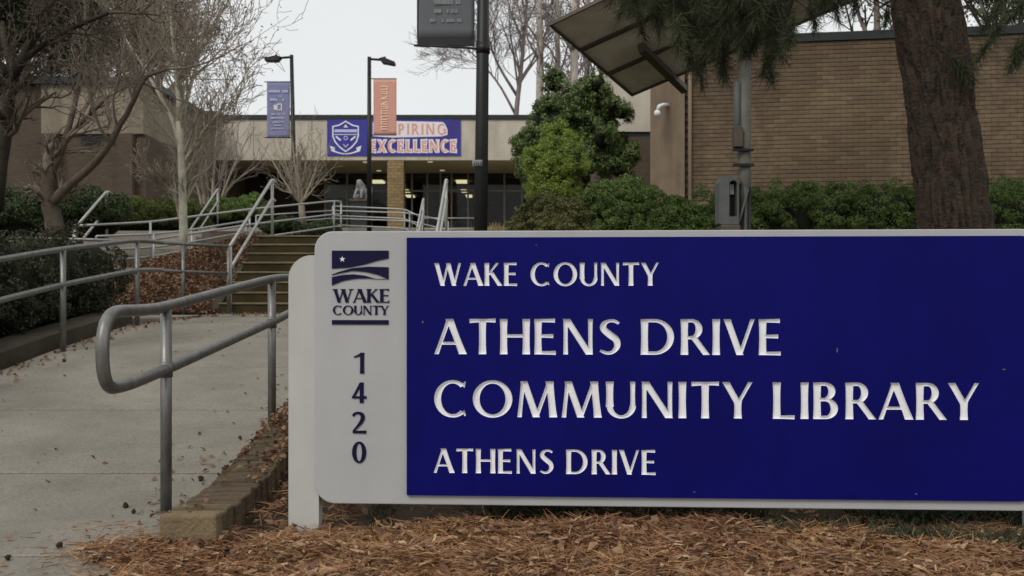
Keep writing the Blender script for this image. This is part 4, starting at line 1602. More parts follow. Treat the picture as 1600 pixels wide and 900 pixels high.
def limbs_tree(name, label, cat, base, mains, cfg, seed, mtrunk, mtwig, group=None, leafmat=None, leafsize=.05, leafn=0, leafspread=.12):
    """mains: list of (points, r0, r1); twigs grow off every main limb"""
    rng = random.Random(seed)
    t_ = thing(name, label, cat, tuple(base), group=group)
    tr = MB()
    br = []
    ends = []
    for pts, r0, r1 in mains:
        pts = [Vector(p) for p in pts]
        sm = round_path(pts, 9, 3) if len(pts) > 2 else pts
        k = len(sm)
        jit = [p + Vector((rng.gauss(0, 1), rng.gauss(0, 1), 0)) * r0 * .06 for p in sm]
        jit[0] = sm[0]
        al = [0.0]
        for a_, b_ in zip(sm[:-1], sm[1:]):
            al.append(al[-1] + (b_ - a_).length)
        tr.tube(jit, [r0 + (r1 - r0) * q_ / al[-1] for q_ in al], 10)
        tot = sum((a - b).length for a, b in zip(jit[:-1], jit[1:]))
        m_ = cfg.get('side', 8)
        for i in range(m_):
            t = cfg.get('s0', .25) + (1 - cfg.get('s0', .25)) * (i + rng.random()) / m_
            f = t * (k - 1)
            j = min(int(f), k - 2)
            q = jit[j].lerp(jit[j + 1], f - j)
            dd = (jit[j + 1] - jit[j]).normalized()
            nd = perturb(dd, R(rng.uniform(*cfg['ang'])), rng)
            grow(br, q, nd, tot * cfg.get('sl', .45) * rng.uniform(.6, 1.15), (r0 + (r1 - r0) * t) * .5, 1, cfg, rng, ends)
        grow(br, jit[-1], (jit[-1] - jit[-2]).normalized(), tot * cfg.get('sl', .45), r1, 1, cfg, rng, ends)
    part('trunk', tr, mtrunk, t_, True, fixn=False)
    bm_ = MB()
    for pts, rs, lvl in br:
        bm_.tube(pts, rs, 5 if lvl < 2 else 3, False)
    part('branches', bm_, mtwig, t_, True, kind='stuff', fixn=False)
    if leafmat:
        e = np.array([list(x[0]) for x in ends])
        idx = RNG.integers(0, len(e), leafn)
        pos = e[idx] + RNG.normal(size=(leafn, 3)) * leafspread
        np_mesh('crown', leaf_quads(pos, RNG.normal(size=(leafn, 3)), leafsize, .55), 4, leafmat, t_, RNG.random(leafn), kind='stuff')
    return t_, ends


# leaning multi-limb tree behind the dark hedge (left)
D = 13.0
cfg = dict(wob=.20, up=.05, rmin=.003, levels=4, kids=[5, 4, 3, 3], ang=(25, 62), len=(.45, .75), rr=.6, side=10, sl=.42, s0=.30)
mains = [([P(92, 372, D), P(80, 335, D), P(76, 300, D), P(74, 268, D)], .125, .085),
         ([P(76, 285, D), P(84, 258, D), P(105, 215, D + .2), P(140, 178, D + .3), P(170, 150, D + .4)], .055, .018),
         ([P(78, 322, D), P(105, 292, D - .1), P(160, 245, D - .2), P(195, 185, D - .3), P(218, 140, D - .4), P(225, 120, D - .4), P(262, 108, D - .5)], .066, .016),
         ([P(100, 222, D + .2), P(113, 180, D + .4), P(124, 130, D + .5), P(132, 80, D + .5), P(134, 20, D + .5)], .042, .02)]
limbs_tree('bare_tree', 'bare brown tree forking low into leaning limbs behind the dark hedge', 'tree', P(92, 372, D), mains, cfg, 21, M['bark_grey'], M['twig_brown'])
# dark tree at the left edge
D = 10.5
mains = [([P(-6, 330, D), P(4, 240, D), P(15, 160, D), P(18, 120, D)], .07, .055),
         ([P(18, 125, D), P(40, 80, D), P(62, 45, D), P(100, -40, D)], .055, .03),
         ([P(17, 122, D), P(-10, 90, D), P(-40, 30, D)], .05, .03),
         ([P(30, 97, D), P(60, 75, D), P(110, 44, D - .2), P(170, 20, D - .3)], .035, .02)]
limbs_tree('bare_tree', 'dark thin-trunked bare tree at the left edge of the photo', 'tree', P(-6, 330, D), mains, cfg, 5, M['bark_dark'], M['bark_grey'])
# pale straight tree on the bank
D = 15.0
cfgv = dict(wob=.10, up=.10, rmin=.004, levels=4, kids=[4, 4, 3, 3], ang=(18, 45), len=(.45, .75), rr=.6, side=13, sl=.40, s0=.12)
mains = [([P(286, 396, D), P(286, 330, D), P(284, 250, D), P(281, 190, D)], .066, .052),
         ([P(281, 192, D), P(278, 130, D), P(270, 60, D), P(262, -20, D)], .050, .015),
         ([P(282, 235, D), P(272, 190, D), P(245, 140, D), P(222, 100, D), P(196, 60, D)], .038, .012),
         ([P(282, 215, D), P(292, 150, D + .2), P(310, 95, D + .3), P(318, 40, D + .4), P(330, -10, D + .4)], .038, .012),
         ([P(283, 303, D), P(270, 300, D), P(252, 283, D - .2), P(232, 262, D - .4)], .024, .008),
         ([P(284, 260, D), P(305, 222, D), P(330, 190, D), P(362, 150, D)], .028, .008)]
limbs_tree('pale_tree', 'slim tree with straight pale trunk rising from the leafy bank', 'tree', P(286, 396, D), mains, cfgv, 9, M['bark_pale'], M['bark_tan'])
# small vase-shaped crape myrtles
D = 25.0
cfgm = dict(wob=.16, up=.08, rmin=.004, levels=3, kids=[4, 3, 2], ang=(15, 42), len=(.45, .75), rr=.6, side=8, sl=.40, s0=.2)
mains = [([P(474, 352, D), P(470, 310, D), P(466, 270, D)], .09, .05)]
for ex, ey, dd in ((422, 245, 0), (438, 228, .5), (456, 215, -.3), (480, 226, .4), (500, 242, 0), (512, 270, -.4), (445, 262, .6), (492, 272, .3)):
    mains.append(([P(471, 318, D), P(471 + (ex - 471) * .4, 294 + (ey - 230) * .1, D + dd * .4), P(ex, ey, D + dd)], .034, .009))
limbs_tree('crape_myrtle', 'small vase-shaped bare tree just right of the left street lamp', 'tree', P(474, 352, D), mains, cfgm, 31, M['bark_tan'], M['bark_tan'])
D = 26.0
mains = []
for bx, ex, ey, dd in ((322, 305, 205, 0), (326, 318, 180, .4), (330, 340, 190, 0), (335, 362, 200, .4), (340, 378, 235, -.3), (318, 288, 240, .3), (338, 400, 260, 0)):
    mains.append(([P(bx, 335, D), P(bx + (ex - bx) * .3, 290, D + dd * .5), P(ex, ey, D + dd)], .05, .014))
limbs_tree('crape_myrtle', 'reddish many-stemmed bare shrub tree behind the pale straight trunk', 'tree', P(330, 335, D), mains, cfgm, 37, M['bark_tan'], M['twig'])

# tall bare trees beyond the roofs
cfgb = dict(wob=.16, up=.07, rmin=.013, levels=4, kids=[5, 5, 4, 4], ang=(20, 50), len=(.45, .75), rr=.5, side=14, sl=.42, s0=.25)
D = 78.0
mains = [([P(800, 300, D), P(806, 180, D), P(815, 100, D), P(822, 20, D), P(826, -60, D)], .26, .07),
         ([P(806, 180, D), P(780, 130, D), P(745, 90, D), P(715, 62, D)], .11, .03),
         ([P(808, 150, D), P(770, 90, D), P(755, 20, D), P(750, -40, D)], .12, .03),
         ([P(810, 130, D), P(848, 70, D), P(870, 0, D)], .11, .03)]
limbs_tree('bare_tree', 'big bare tree with spreading twigs beyond the roof, right of the black pole', 'tree', P(800, 300, D), mains, cfgb, 41, M['twig'], M['twig'])
for k, (bx, tx, w_, dd) in enumerate(((846, 842, .26, 60), (872, 870, .2, 62), (893, 900, .28, 58), (915, 918, .2, 61), (938, 944, .24, 60))):
    mains = [([P(bx, 300, dd), P((bx + tx) / 2, 120, dd), P(tx, -60, dd)], w_, w_ * .6)]
    cfgc = dict(cfgb, side=8, sl=.2, levels=3, rmin=.02)
    limbs_tree('pale_forest_tree', ['first pale straight trunk right of the big bare tree beyond the roof', 'second pale straight trunk from the big bare tree beyond the roof',
                                    'third pale straight trunk from the big bare tree, rising behind the evergreen', 'fourth pale straight trunk, behind the corner of the tilted panel',
                                    'pale trunk beyond the roof hidden mostly by the tilted panel'][k], 'tree', P(bx, 300, dd), mains, cfgc, 50 + k, M['twig_pale'], M['twig'],
               group='pale trunks beyond the roof')
# trees behind the left wing with clinging brown leaves
cfgl = dict(wob=.18, up=.05, rmin=.014, levels=4, kids=[5, 4, 4, 3], ang=(25, 60), len=(.45, .75), rr=.55, side=12, sl=.40, s0=.15)
for k, (bx, dd, ty, lab) in enumerate(((40, 52, -80, 'brown-leaved tree beyond the wing roof, above the dark hedge corner'),
                                       (150, 56, -60, 'brown-leaved tree beyond the wing roof, left of the pale straight tree'),
                                       (250, 54, 20, 'twiggy tree beyond the roof directly behind the pale tree crown'))):
    mains = [([P(bx, 300, dd), P(bx - 5, 160, dd), P(bx + 5, 60, dd), P(bx, ty, dd)], .35, .1),
             ([P(bx, 170, dd), P(bx - 50, 90, dd), P(bx - 80, 20, dd)], .16, .05),
             ([P(bx, 160, dd), P(bx + 50, 100, dd), P(bx + 75, 40, dd)], .16, .05)]
    limbs_tree('oak_tree', lab, 'tree', P(bx, 300, dd), mains, cfgl, 70 + k, M['twig'], M['twig'], group='trees beyond the left wing',
               leafmat=M['oak_leaf'], leafsize=.15, leafn=(26000, 24000, 5000)[k], leafspread=.9)
# dark trees far right behind the brick wall
for k, (bx, dd, ty, lab) in enumerate(((1368, 40, -90, 'loose evergreen showing over the brick wall left of the pine trunk'), (1565, 38, -110, 'loose evergreen showing over the brick wall right of the pine trunk'))):
    mains = [([P(bx, 300, dd), P(bx + 8, 100, dd), P(bx - 6, ty, dd)], .22, .08), ([P(bx, 90, dd), P(bx + 40, 20, dd), P(bx + 50, -40, dd)], .1, .03),
             ([P(bx, 80, dd), P(bx - 30, 20, dd), P(bx - 50, -60, dd)], .1, .03)]
    limbs_tree('evergreen_tree', lab, 'tree', P(bx, 300, dd), mains, dict(cfgl, side=(4, 11)[k], levels=3 + k), 90 + k, M['twig'], M['bark_dark'], group='trees beyond the brick wall',
               leafmat=M['holly'], leafsize=.20, leafn=(700, 3200)[k], leafspread=.4)
# evergreen at the top left corner
D = 20.0
mains = [([P(-90, 340, D), P(-80, 100, D), P(-70, -150, D)], .22, .12)]
for (ex, ey) in ((60, 12), (110, 35), (140, 5), (20, 50), (90, -30), (-10, 20), (160, 40)):
    mains.append(([P(-78, ey + 30, D), P((ex - 78) / 2, ey + 2, D - .5), P(ex, ey, D - .8)], .05, .015))
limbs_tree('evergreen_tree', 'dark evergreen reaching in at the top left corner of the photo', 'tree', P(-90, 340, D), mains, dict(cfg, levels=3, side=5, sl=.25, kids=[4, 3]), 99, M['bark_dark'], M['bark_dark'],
           leafmat=M['hedge_dark'], leafsize=.08, leafn=13000, leafspread=.16)

# ---------------------------------------------------------------- the pine
D = 7.3
pb = P(1500, 465, D)
pine = thing('pine_tree', 'thick leaning pine trunk with dark furrowed bark at the right, branches overhead', 'tree', (pb.x, D, .3))
axis = [(P(1512, 600, D), .31), (P(1500, 440, D), .268), (P(1492, 358, D), .258), (P(1476, 220, D), .248), (P(1462, 110, D), .245), (P(1447, 0, D), .245), (P(1425, -160, D), .235)]
top_ = P(1425, -160, D)
axis += [(top_ + Vector((-.15, .1, 2)), .21), (top_ + Vector((-.2, .2, 5)), .16)]
ap = round_path([a[0] for a in axis], .5, 4)
zs = [a[0].z for a in axis]
rs_ = [a[1] for a in axis]
tb = MB()
rings = 230
nseg = 110
fz = np.linspace(axis[0][0].z, axis[-1][0].z, rings)
# denser rings in the visible part
fz = np.concatenate([np.linspace(axis[0][0].z, 3.6, 330), np.linspace(3.65, axis[-1][0].z, 40)])
for z in fz:
    cx = float(np.interp(z, zs, [a[0].x for a in axis]))
    cy = float(np.interp(z, zs, [a[0].y for a in axis]))
    r_ = float(np.interp(z, zs, rs_))
    for j in range(nseg):
        a_ = 2 * math.pi * j / nseg
        pt = Vector((math.cos(a_) * 4.4, math.sin(a_) * 4.4, z * 2.9))
        pt += noise.noise_vector(pt * .8) * .6
        dist, _ = noise.voronoi(Vector((pt.x, pt.y, pt.z * .8)))
        crack = min(1, (dist[1] - dist[0]) * 2.4)
        rr_ = r_ * (1 + .04 * noise.noise(Vector((math.cos(a_), math.sin(a_), z * .7)))) - .032 * (1 - crack) ** 1.4 + .007 * noise.noise(pt * 3) + .004 * noise.noise(pt * 9)
        tb.v.append((cx + rr_ * math.cos(a_), cy + rr_ * math.sin(a_), z))
for i in range(len(fz) - 1):
    for j in range(nseg):
        a_, b_ = i * nseg + j, i * nseg + (j + 1) % nseg
        tb.f.append((a_, b_, b_ + nseg, a_ + nseg))
part('trunk', tb, M['pine_bark'], pine, False, fixn=False)
rng = random.Random(4)
brs = []
ends = []
cfgp = dict(all=1, wob=.16, up=-.02, rmin=.002, levels=3, kids=[6, 4], ang=(25, 55), len=(.35, .6), rr=.5, n=4)
tp = lambda z: Vector((float(np.interp(z, zs, [a[0].x for a in axis])), float(np.interp(z, zs, [a[0].y for a in axis])), z))
bm_ = MB()
limb_pts = []
# low limbs reaching over the bed towards the tilted panel, and short ones to the right
for ex, ey, ez, z0_ in ((.75, 6.9, 3.15, 4.3), (1.0, 6.4, 3.1, 4.5), (1.35, 7.1, 3.05, 4.2), (1.6, 6.5, 3.0, 4.0), (.9, 7.3, 3.3, 4.6), (1.9, 6.9, 2.95, 3.9),
                        (2.1, 6.4, 3.05, 4.1), (1.5, 6.1, 3.2, 4.4), (4.3, 7.0, 3.15, 4.0), (4.7, 7.8, 3.3, 4.3), (3.9, 6.3, 3.2, 4.0), (2.4, 7.4, 3.2, 3.9)):
    e_ = Vector((ex, ey, ez))
    s0 = tp(z0_)
    pts = round_path([s0, s0.lerp(e_, .55) + Vector((0, 0, .35)), e_], 1.2, 6)
    al = len(pts)
    bm_.tube(pts, [.028 - .021 * i / (al - 1) for i in range(al)], 6)
    limb_pts += pts[al // 3:]


def hang(n, outline_x, outline_y, x0, x1, y0, d0, d1, dens):
    """drooping needle sprays filling the space under the low limbs"""
    k = 0
    while k < n:
        px, py = rng.uniform(x0, x1), rng.uniform(y0, 150)
        lim = float(np.interp(px, outline_x, outline_y))
        if py > lim or rng.random() > dens + (1 - dens) * min(1, (lim - py) / 60):
            continue
        k += 1
        c_ = P(px, py, rng.uniform(d0, d1))
        near = min(limb_pts, key=lambda q: (q - c_).length)
        root = c_ + (near - c_) * .6 + Vector((0, 0, .05))
        pts = round_path([near, root, c_ + Vector((rng.uniform(-.05, .05), 0, .09)), c_ + Vector((rng.uniform(-.05, .05), 0, -.01))], .2, 3)
        bm_.tube(pts, [.0045 - .0025 * i / (len(pts) - 1) for i in range(len(pts))], 4, False)
        d_ = (pts[-1] - pts[-4]).normalized()
        for t_ in (0, .035, .07, .11, .16):
            q = c_ - d_ * t_ + Vector((rng.gauss(0, 1), rng.gauss(0, 1), rng.gauss(0, 1))) * .012
            ends.append((q, d_))


hang(120, [930, 960, 1000, 1060, 1100, 1150, 1190, 1240, 1262, 1300, 1345], [14, 48, 74, 98, 138, 150, 142, 124, 85, 38, 8], 930, 1345, -60, 5.9, 7.5, .12)
hang(14, [1500, 1540, 1600], [120, 150, 140], 1515, 1640, -60, 6.6, 8.2, .3)
hang(8, [1310, 1395], [40, 60], 1310, 1392, -40, 7.6, 8.4, .4)
nvis = len(ends)
for k in range(34):       # the crown above the picture, which shades the bed and the sign
    z = rng.uniform(4.6, 8.8)
    a_ = rng.uniform(0, 2 * math.pi)
    Lb = rng.uniform(2.2, 4.2) * (1 - (z - 4.6) * .1)
    s0 = tp(z)
    e_ = s0 + Vector((math.cos(a_) * Lb, math.sin(a_) * Lb, rng.uniform(-.2, .8)))
    if e_.z < 4.3:
        e_.z = 4.3
    pts = round_path([s0, s0.lerp(e_, .5) + Vector((0, 0, .4)), e_], 1, 4)
    bm_.tube(pts, [.05 - .04 * i / (len(pts) - 1) for i in range(len(pts))], 6)
    for i in range(9):
        j = min(int((.3 + .7 * i / 8) * (len(pts) - 1)), len(pts) - 2)
        dd = perturb((pts[j + 1] - pts[j]).normalized(), R(rng.uniform(20, 60)), rng)
        dd.z = abs(dd.z)
        grow(brs, pts[j], dd, rng.uniform(.4, .9), .012, 2, cfgp, rng, ends)
for pts, rs__, lvl in brs:
    bm_.tube(pts, rs__, 4, False)
part('branches', bm_, M['bark_dark'], pine, True, kind='stuff', fixn=False)
E1 = np.array([list(e[0]) for e in ends])
D1 = np.array([list(e[1]) for e in ends])


def tufts(Ep, Dp, per, length, w):
    n = len(Ep)
    p = np.repeat(Ep, per, 0)
    d = np.repeat(Dp, per, 0)
    al = RNG.uniform(-.12, .02, (n * per, 1))
    dirs = unit(d * .8 + RNG.normal(size=(n * per, 3)) * .65)
    return needles(p + d * al, dirs, length, w)


V1 = tufts(E1[:nvis], D1[:nvis], 66, .095, .0034)
V2 = tufts(E1[nvis:], D1[nvis:], 6, .17, .010)
VV = np.concatenate([V1, V2])
np_mesh('crown', VV, 4, M['needle'], pine, RNG.random(len(VV) // 4), kind='stuff')

# ---------------------------------------------------------------- shrubs and hedges
def lumps(name, label, cat, loc, ell, m, n_leaf, size, group=None, seed=1, lump=.35, nl=40, stem=None, aspect=.5, flat=False, inner=.16, core=.66, low=.15):
    """ell: list of (centre, radii) ellipsoids, covered by smaller lumps carrying leaves; near-black solid cores stand in for the shade inside"""
    rg = np.random.default_rng(seed)
    t_ = thing(name, label, cat, loc, group=group)
    cb = MB()
    allp, alln = [], []
    for c, r_ in ell:
        c, r_ = np.array(c, float), np.array(r_, float)
        # inner near-black body, shade between the leaves put into its colour
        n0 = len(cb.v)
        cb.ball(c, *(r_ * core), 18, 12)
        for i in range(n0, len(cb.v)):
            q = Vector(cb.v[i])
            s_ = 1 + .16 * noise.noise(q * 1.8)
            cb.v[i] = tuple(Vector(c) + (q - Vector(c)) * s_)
        share = float(np.prod(r_)) ** (2 / 3)
        allp.append((c, r_, share))
    tot = sum(a_[2] for a_ in allp)
    Ps, Ns = [], []
    for c, r_, s_ in allp:
        k = max(6, int(nl * s_ / tot))
        dirs = unit(rg.normal(size=(k, 3)))
        dirs[:, 2] = np.abs(dirs[:, 2]) * 1.0 - low
        dirs[:, 1] -= .25
        dirs = unit(dirs)
        cen = c + dirs * r_ * rg.uniform(.72, .95, (k, 1))
        lr = lump * rg.uniform(.55, 1.25, k)
        per = int(n_leaf * s_ / tot / k)
        dd = unit(rg.normal(size=(k, per, 3)) + dirs[:, None, :] * .7)
        rad = (lr[:, None] * (1 - np.abs(rg.normal(size=(k, per))) * inner))[..., None]
        pp = cen[:, None, :] + dd * rad * (np.array([1, 1, .55]) if flat else np.array([1, 1, .8]))
        Ps.append(pp.reshape(-1, 3))
        Ns.append(dd.reshape(-1, 3))
    Pp, Nn = np.concatenate(Ps), np.concatenate(Ns)
    part('dark_core', cb, M['core'], t_, True, fixn=False, kind='stuff')
    if stem:
        part('stem', MB().tube(stem[0], stem[1], 8), M['bark_grey'], t_, True)
    np_mesh('foliage', leaf_quads(Pp, Nn, size, aspect, .55, rg), 4, m, t_, np.clip(rg.random(len(Pp)) * .8 + .1, 0, 1), kind='stuff')
    return t_


# round dark shrub right of the pole, tight green spreaders, long hedge
c = P(862, 325, 13.4)
lumps('round_shrub', 'dome-shaped olive shrub right of the thick black pole', 'shrub', (c.x, 13.6, .9), [((c.x, 13.8, 1.55), (.70, .7, .80)), ((c.x - .05, 13.7, 1.2), (.72, .6, .5))], M['hedge_olive'], 60000, .034, seed=3, lump=.09, nl=420)
c = P(985, 320, 15.2)
lumps('spreading_shrub', 'low spreading green shrub between the olive dome and the post with grey box', 'shrub', (c.x, 15.4, 1.2),
      [((c.x - .3, 15.6, 1.75), (.9, .7, .98)), ((c.x + .65, 15.4, 1.65), (.75, .7, .78)), ((c.x + .2, 16.6, 2.05), (.9, .7, .85)), ((c.x + 1.35, 15.6, 1.5), (.6, .6, .80))], M['hedge'], 90000, .042, seed=4, lump=.13, nl=600)
ell = []
for k in range(15):
    x_ = 3.15 + k * .36
    zt_h = P(0, 279 if k < 3 else 272, 14.9).z
    ell.append(((x_, 15.5 - k * .03 + random.uniform(-.05, .05), zt_h - .98), (.50, .85, 1.0)))
    ell.append(((x_, 16.2 - k * .03, zt_h - .95), (.50, .85, 1.0)))
lumps('hedge', 'long clipped green hedge against the tan brick wall, left of the pine', 'hedge', (5.6, 15.3, 1.0), ell, M['hedge'], 170000, .042, seed=5, lump=.13, nl=1500)
lumps('hedge', 'green hedge right of the thick pine trunk at the photo edge', 'hedge', (8.9, 13.9, .9), [((6.0 + .36 * k, 13.7, P(0, 277, 13.6).z - .95), (.5, .8, .98)) for k in range(9)], M['hedge'], 50000, .038, seed=6, lump=.13, nl=620)
# upright evergreen and the light shrub in front
def blob(px, py, d, rpx, rz, ry=.6):
    q = P(px, py, d)
    return ((q.x, q.y, q.z), (rpx * d / F, ry, rz * d / F))


c = P(905, 200, 19.5)
el = [blob(895, 165, 19.6, 40, 48), blob(868, 200, 19.5, 38, 56), blob(935, 170, 19.7, 30, 40), blob(925, 190, 19.8, 38, 50), blob(905, 250, 19.5, 55, 48), blob(948, 225, 19.6, 28, 48)]
rq = random.Random(12)
ox = [815, 822, 838, 850, 862, 880, 900, 925, 945, 965, 985]
ot = [235, 205, 165, 128, 108, 102, 118, 108, 120, 150, 185]
for k in range(52):
    px = rq.uniform(822, 982)
    py = rq.uniform(float(np.interp(px, ox, ot)) + 10, 275)
    el.append(blob(px, py, 19.5 + rq.uniform(-.6, .6), rq.uniform(11, 24), rq.uniform(15, 30), rq.uniform(.18, .4)))
lumps('evergreen_tree', 'bushy broad-crowned evergreen tree under the left corner of the tilted panel', 'tree', (c.x, 19.5, 1.9), el, M['holly'], 130000, .050, seed=8, lump=.13, nl=1000, inner=.75, core=.6, low=.6,
      stem=([(c.x, 19.5, 1.8), (c.x, 19.5, 4.2)], [.09, .05]))
c = P(865, 250, 17.5)
lumps('light_shrub', 'bright yellow-green feathery shrub in front of the dark evergreen', 'shrub', (c.x, 17.5, 1.8),
      [blob(862, 262, 17.5, 38, 42, .4), blob(872, 225, 17.6, 30, 32, .35), blob(890, 250, 17.4, 28, 44, .35), blob(868, 200, 17.6, 14, 20, .2), blob(838, 250, 17.5, 20, 34, .3), blob(865, 295, 17.5, 44, 30, .4)],
      M['lime'], 42000, .045, seed=9, lump=.12, nl=380, inner=.6, aspect=.3, core=.5, low=.6)
# dark hedge left of the path
ell = []
for k in range(12):
    y_ = 7.1 + k * .355
    for x_ in (-4.62, -5.3, -5.9, -6.6):
        ell.append(((x_, y_, h(y_) + .44), (.52, .48, .62)))
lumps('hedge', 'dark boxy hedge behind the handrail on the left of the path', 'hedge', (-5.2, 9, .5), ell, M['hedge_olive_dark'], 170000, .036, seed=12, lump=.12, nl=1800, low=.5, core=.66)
# hedges further back at left
ell = [blob(px, 345 + random.uniform(-4, 4), 17 + random.uniform(-.3, .3), 60, 50, .7) for px in range(-60, 160, 26)]
lumps('hedge', 'middle distance dark green hedge around the foot of the forking tree', 'hedge', (P(30, 0, 17).x, 17, 1.4), ell, M['hedge_mid'], 50000, .045, seed=13, lump=.16, nl=500)
ell = [blob(px, 346 + random.uniform(-2, 2), 24 + random.uniform(-.3, .3), 34, 34, .8) for px in range(180, 300, 14)]
lumps('hedge', 'yellow-green low hedge left of the pale straight trunk', 'hedge', (P(230, 0, 24).x, 24, 2.2), ell, M['lime_dim'], 36000, .05, seed=14, lump=.17, nl=360)
for k, (px, pz, rr_, lab) in enumerate(((352, 338, 32, 'rounded green bush behind the sloping handrail, left of its neighbour'), (394, 335, 26, 'rounded green bush nearer the small vase-shaped tree'))):
    c = P(px, pz, 25.5)
    lumps('round_bush', lab, 'bush', (c.x, 25.5, 2.3), [blob(px, pz, 25.5, rr_, 30, .5)], M['hedge'], 14000, .05, seed=15 + k, lump=.14, nl=110, group='rounded bushes by the ramp')
for k, (px, pz, lab) in enumerate(((440, 358, 'small low bush under the vase-shaped tree, left one'), (500, 364, 'small low bush right of the vase-shaped tree stem'))):
    lumps('low_bush', lab, 'bush', tuple(P(px, 372, 24)), [blob(px, pz, 24, 30, 16, .4)], M['hedge_mid'], 8000, .05, seed=25 + k, lump=.13, nl=60, group='low bushes by the small tree')


def grass_clump(name, label, cat, c, n, rad, hgt, m, w=.006, seed=1, kind=None):
    rg = np.random.default_rng(seed)
    t_ = thing(name, label, cat, tuple(c))
    base = np.array(c) + np.stack([rg.normal(size=n) * rad * .4, rg.normal(size=n) * rad * .4, np.zeros(n)], 1)
    d = unit(np.stack([rg.normal(size=n) * .38, rg.normal(size=n) * .38, np.ones(n)], 1))
    np_mesh('blades', needles(base, d, hgt, w, rg), 4, m, t_, rg.random(n), kind='stuff')
    part('crown_base', MB().ball(c, rad * .3, rad * .3, .05), M['core'], t_)
    return t_


c = P(782, 365, 14.2)
grass_clump('ornamental_grass', 'tan dry grass clump between the thick black pole and the olive dome', 'grass clump', (c.x, 14.2, 1.5), 1300, .30, .42, M['dry_grass'], .008, 2)

# ---------------------------------------------------------------- litter: pine straw, wood chips, leaves, blades
def gz_arr(x, y):
    return np.array([ground_z(float(a_), float(b_)) for a_, b_ in zip(x, y)])


def straw(n, x0, x1, y0, y1, L, w, lift, rg, keep=None):
    x = rg.uniform(x0, x1, n)
    y = y0 + (y1 - y0) * rg.random(n) ** 1.0
    if keep is not None:
        k = keep(x, y)
        x, y = x[k], y[k]
    n = len(x)
    z = gz_arr(x, y) + .02 * (np.sin(x * 9 + y * 4) * np.sin(y * 11 - x * 3)) + rg.random(n) * lift
    a = rg.uniform(0, 2 * np.pi, n)
    d = unit(np.stack([np.cos(a), np.sin(a), rg.normal(size=n) * .22], 1))
    p = np.stack([x, y, z], 1)
    side = unit(np.cross(d, unit(rg.normal(size=(n, 3)) + [0, 0, 1.5]))) * (w * rg.uniform(.6, 1.3, n))[:, None] * .5
    Ls = (L * rg.uniform(.5, 1.3, n))[:, None]
    mid = p + d * Ls * .5 + np.stack([rg.normal(size=n) * .08, rg.normal(size=n) * .08, rg.random(n) * .08], 1) * Ls
    tip = p + d * Ls
    A = np.stack([p - side, p + side, mid + side, mid - side], 1)
    B = np.stack([mid - side, mid + side, tip + side * .5, tip - side * .5], 1)
    tone = np.repeat(np.clip(rg.beta(1.6, 1.6, n) + .12 * np.sin(x * 3.1) * np.cos(y * 2.3), 0, 1), 2)
    return np.stack([A, B], 1).reshape(-1, 3), tone


rg = np.random.default_rng(77)
edge = lambda x, y: (x > -1.12) | ((y < 3.95) & (x > -1.30 - .1 * np.sin(y * 7) - .25 * rg.random(len(x)) ** 2)) | (y < 2.5)
V_, T_ = straw(90000, -1.75, 3.2, 2.6, 4.12, .085, .0034, .020, rg, edge)
V2_, T2_ = straw(34000, -1.12, 6, 4.12, 9, .10, .005, .03, rg, lambda x, y: (x < -.7) | (rg.random(len(x)) < .10))
o = np_mesh('pine_straw', np.concatenate([V_, V2_]), 4, M['straw'], None, np.concatenate([T_, T2_]), kind='stuff')
tag(o, 'loose orange-brown pine straw covering the bed under the sign', 'pine straw')
V_, T_ = straw(20000, -1.75, 3.2, 2.6, 4.1, .046, .011, .024, rg, edge)
V2_, T2_ = straw(3000, -1.12, 4, 5, 7.5, .05, .016, .03, rg)
o = np_mesh('wood_chips', np.concatenate([V_, V2_]), 4, M['chip'], None, np.concatenate([T_, T2_]), kind='stuff')
tag(o, 'pale bark chips scattered among the pine straw below the sign', 'wood chips')


def leaf_litter(n, x, y, z, size, rg):
    p = np.stack([x, y, z], 1)
    nrm = np.stack([rg.normal(size=n) * .5, rg.normal(size=n) * .5, np.ones(n)], 1)
    return leaf_quads(p, nrm, size, .6, .3, rg)


n = 3000
x = rg.uniform(-1.6, 3.2, n); y = rg.uniform(2.7, 5.6, n)
k = edge(x, y)
x, y = x[k], y[k]
Va = leaf_litter(len(x), x, y, gz_arr(x, y) + .022, .045, rg)
n = 22000
x2 = rg.uniform(-7.5, -3.95, n); y2 = rg.uniform(13.45, 19, n)
Vb = leaf_litter(n, x2, y2, gz_arr(x2, y2) + .02 + .03 * rg.random(n), .062, rg)
n = 520
x3 = -1.42 + .16 * np.abs(rg.normal(size=n)) * rg.choice([-1, 1], n, p=[.35, .65]); y3 = rg.uniform(3.9, 12, n)
x3 = np.concatenate([x3, rg.uniform(-1.42, -1.1, 3600)]); y3 = np.concatenate([y3, 4.5 + 4.6 * rg.random(3600) ** .9 * (1 - .0 * rg.random(3600))])
kq = (y3 < 4.5) | (rg.random(len(y3)) < np.clip((y3 - 4.6 + .5 * np.sin(x3 * 31)) / 1.1, .06, 1)) | (x3 < -1.43)
x3, y3 = x3[kq], y3[kq]
k = (x3 < -1.10) & (x3 > -2.0)
x3, y3 = x3[k], y3[k]
z3 = np.interp(y3, HY, HZ) + np.where(x3 > -1.345, .112, .008) + .05 * rg.random(len(x3)) * (y3 > 5.2) * (x3 > -1.40)
Vc = leaf_litter(len(x3), x3, y3, z3, .035, rg)
n = 260
x4 = -3.85 + .12 * np.abs(rg.normal(size=n)); y4 = rg.uniform(5, 13.5, n)
Vd = leaf_litter(n, x4, y4, np.interp(y4, HY, HZ) + .008, .05, rg)
n = 260
x5 = rg.uniform(-3.6, -1.6, n); y5 = 13.65 - .5 * np.abs(rg.normal(size=n))
Ve = leaf_litter(n, x5, y5, np.interp(y5, HY, HZ) + .01, .05, rg)
n = 110
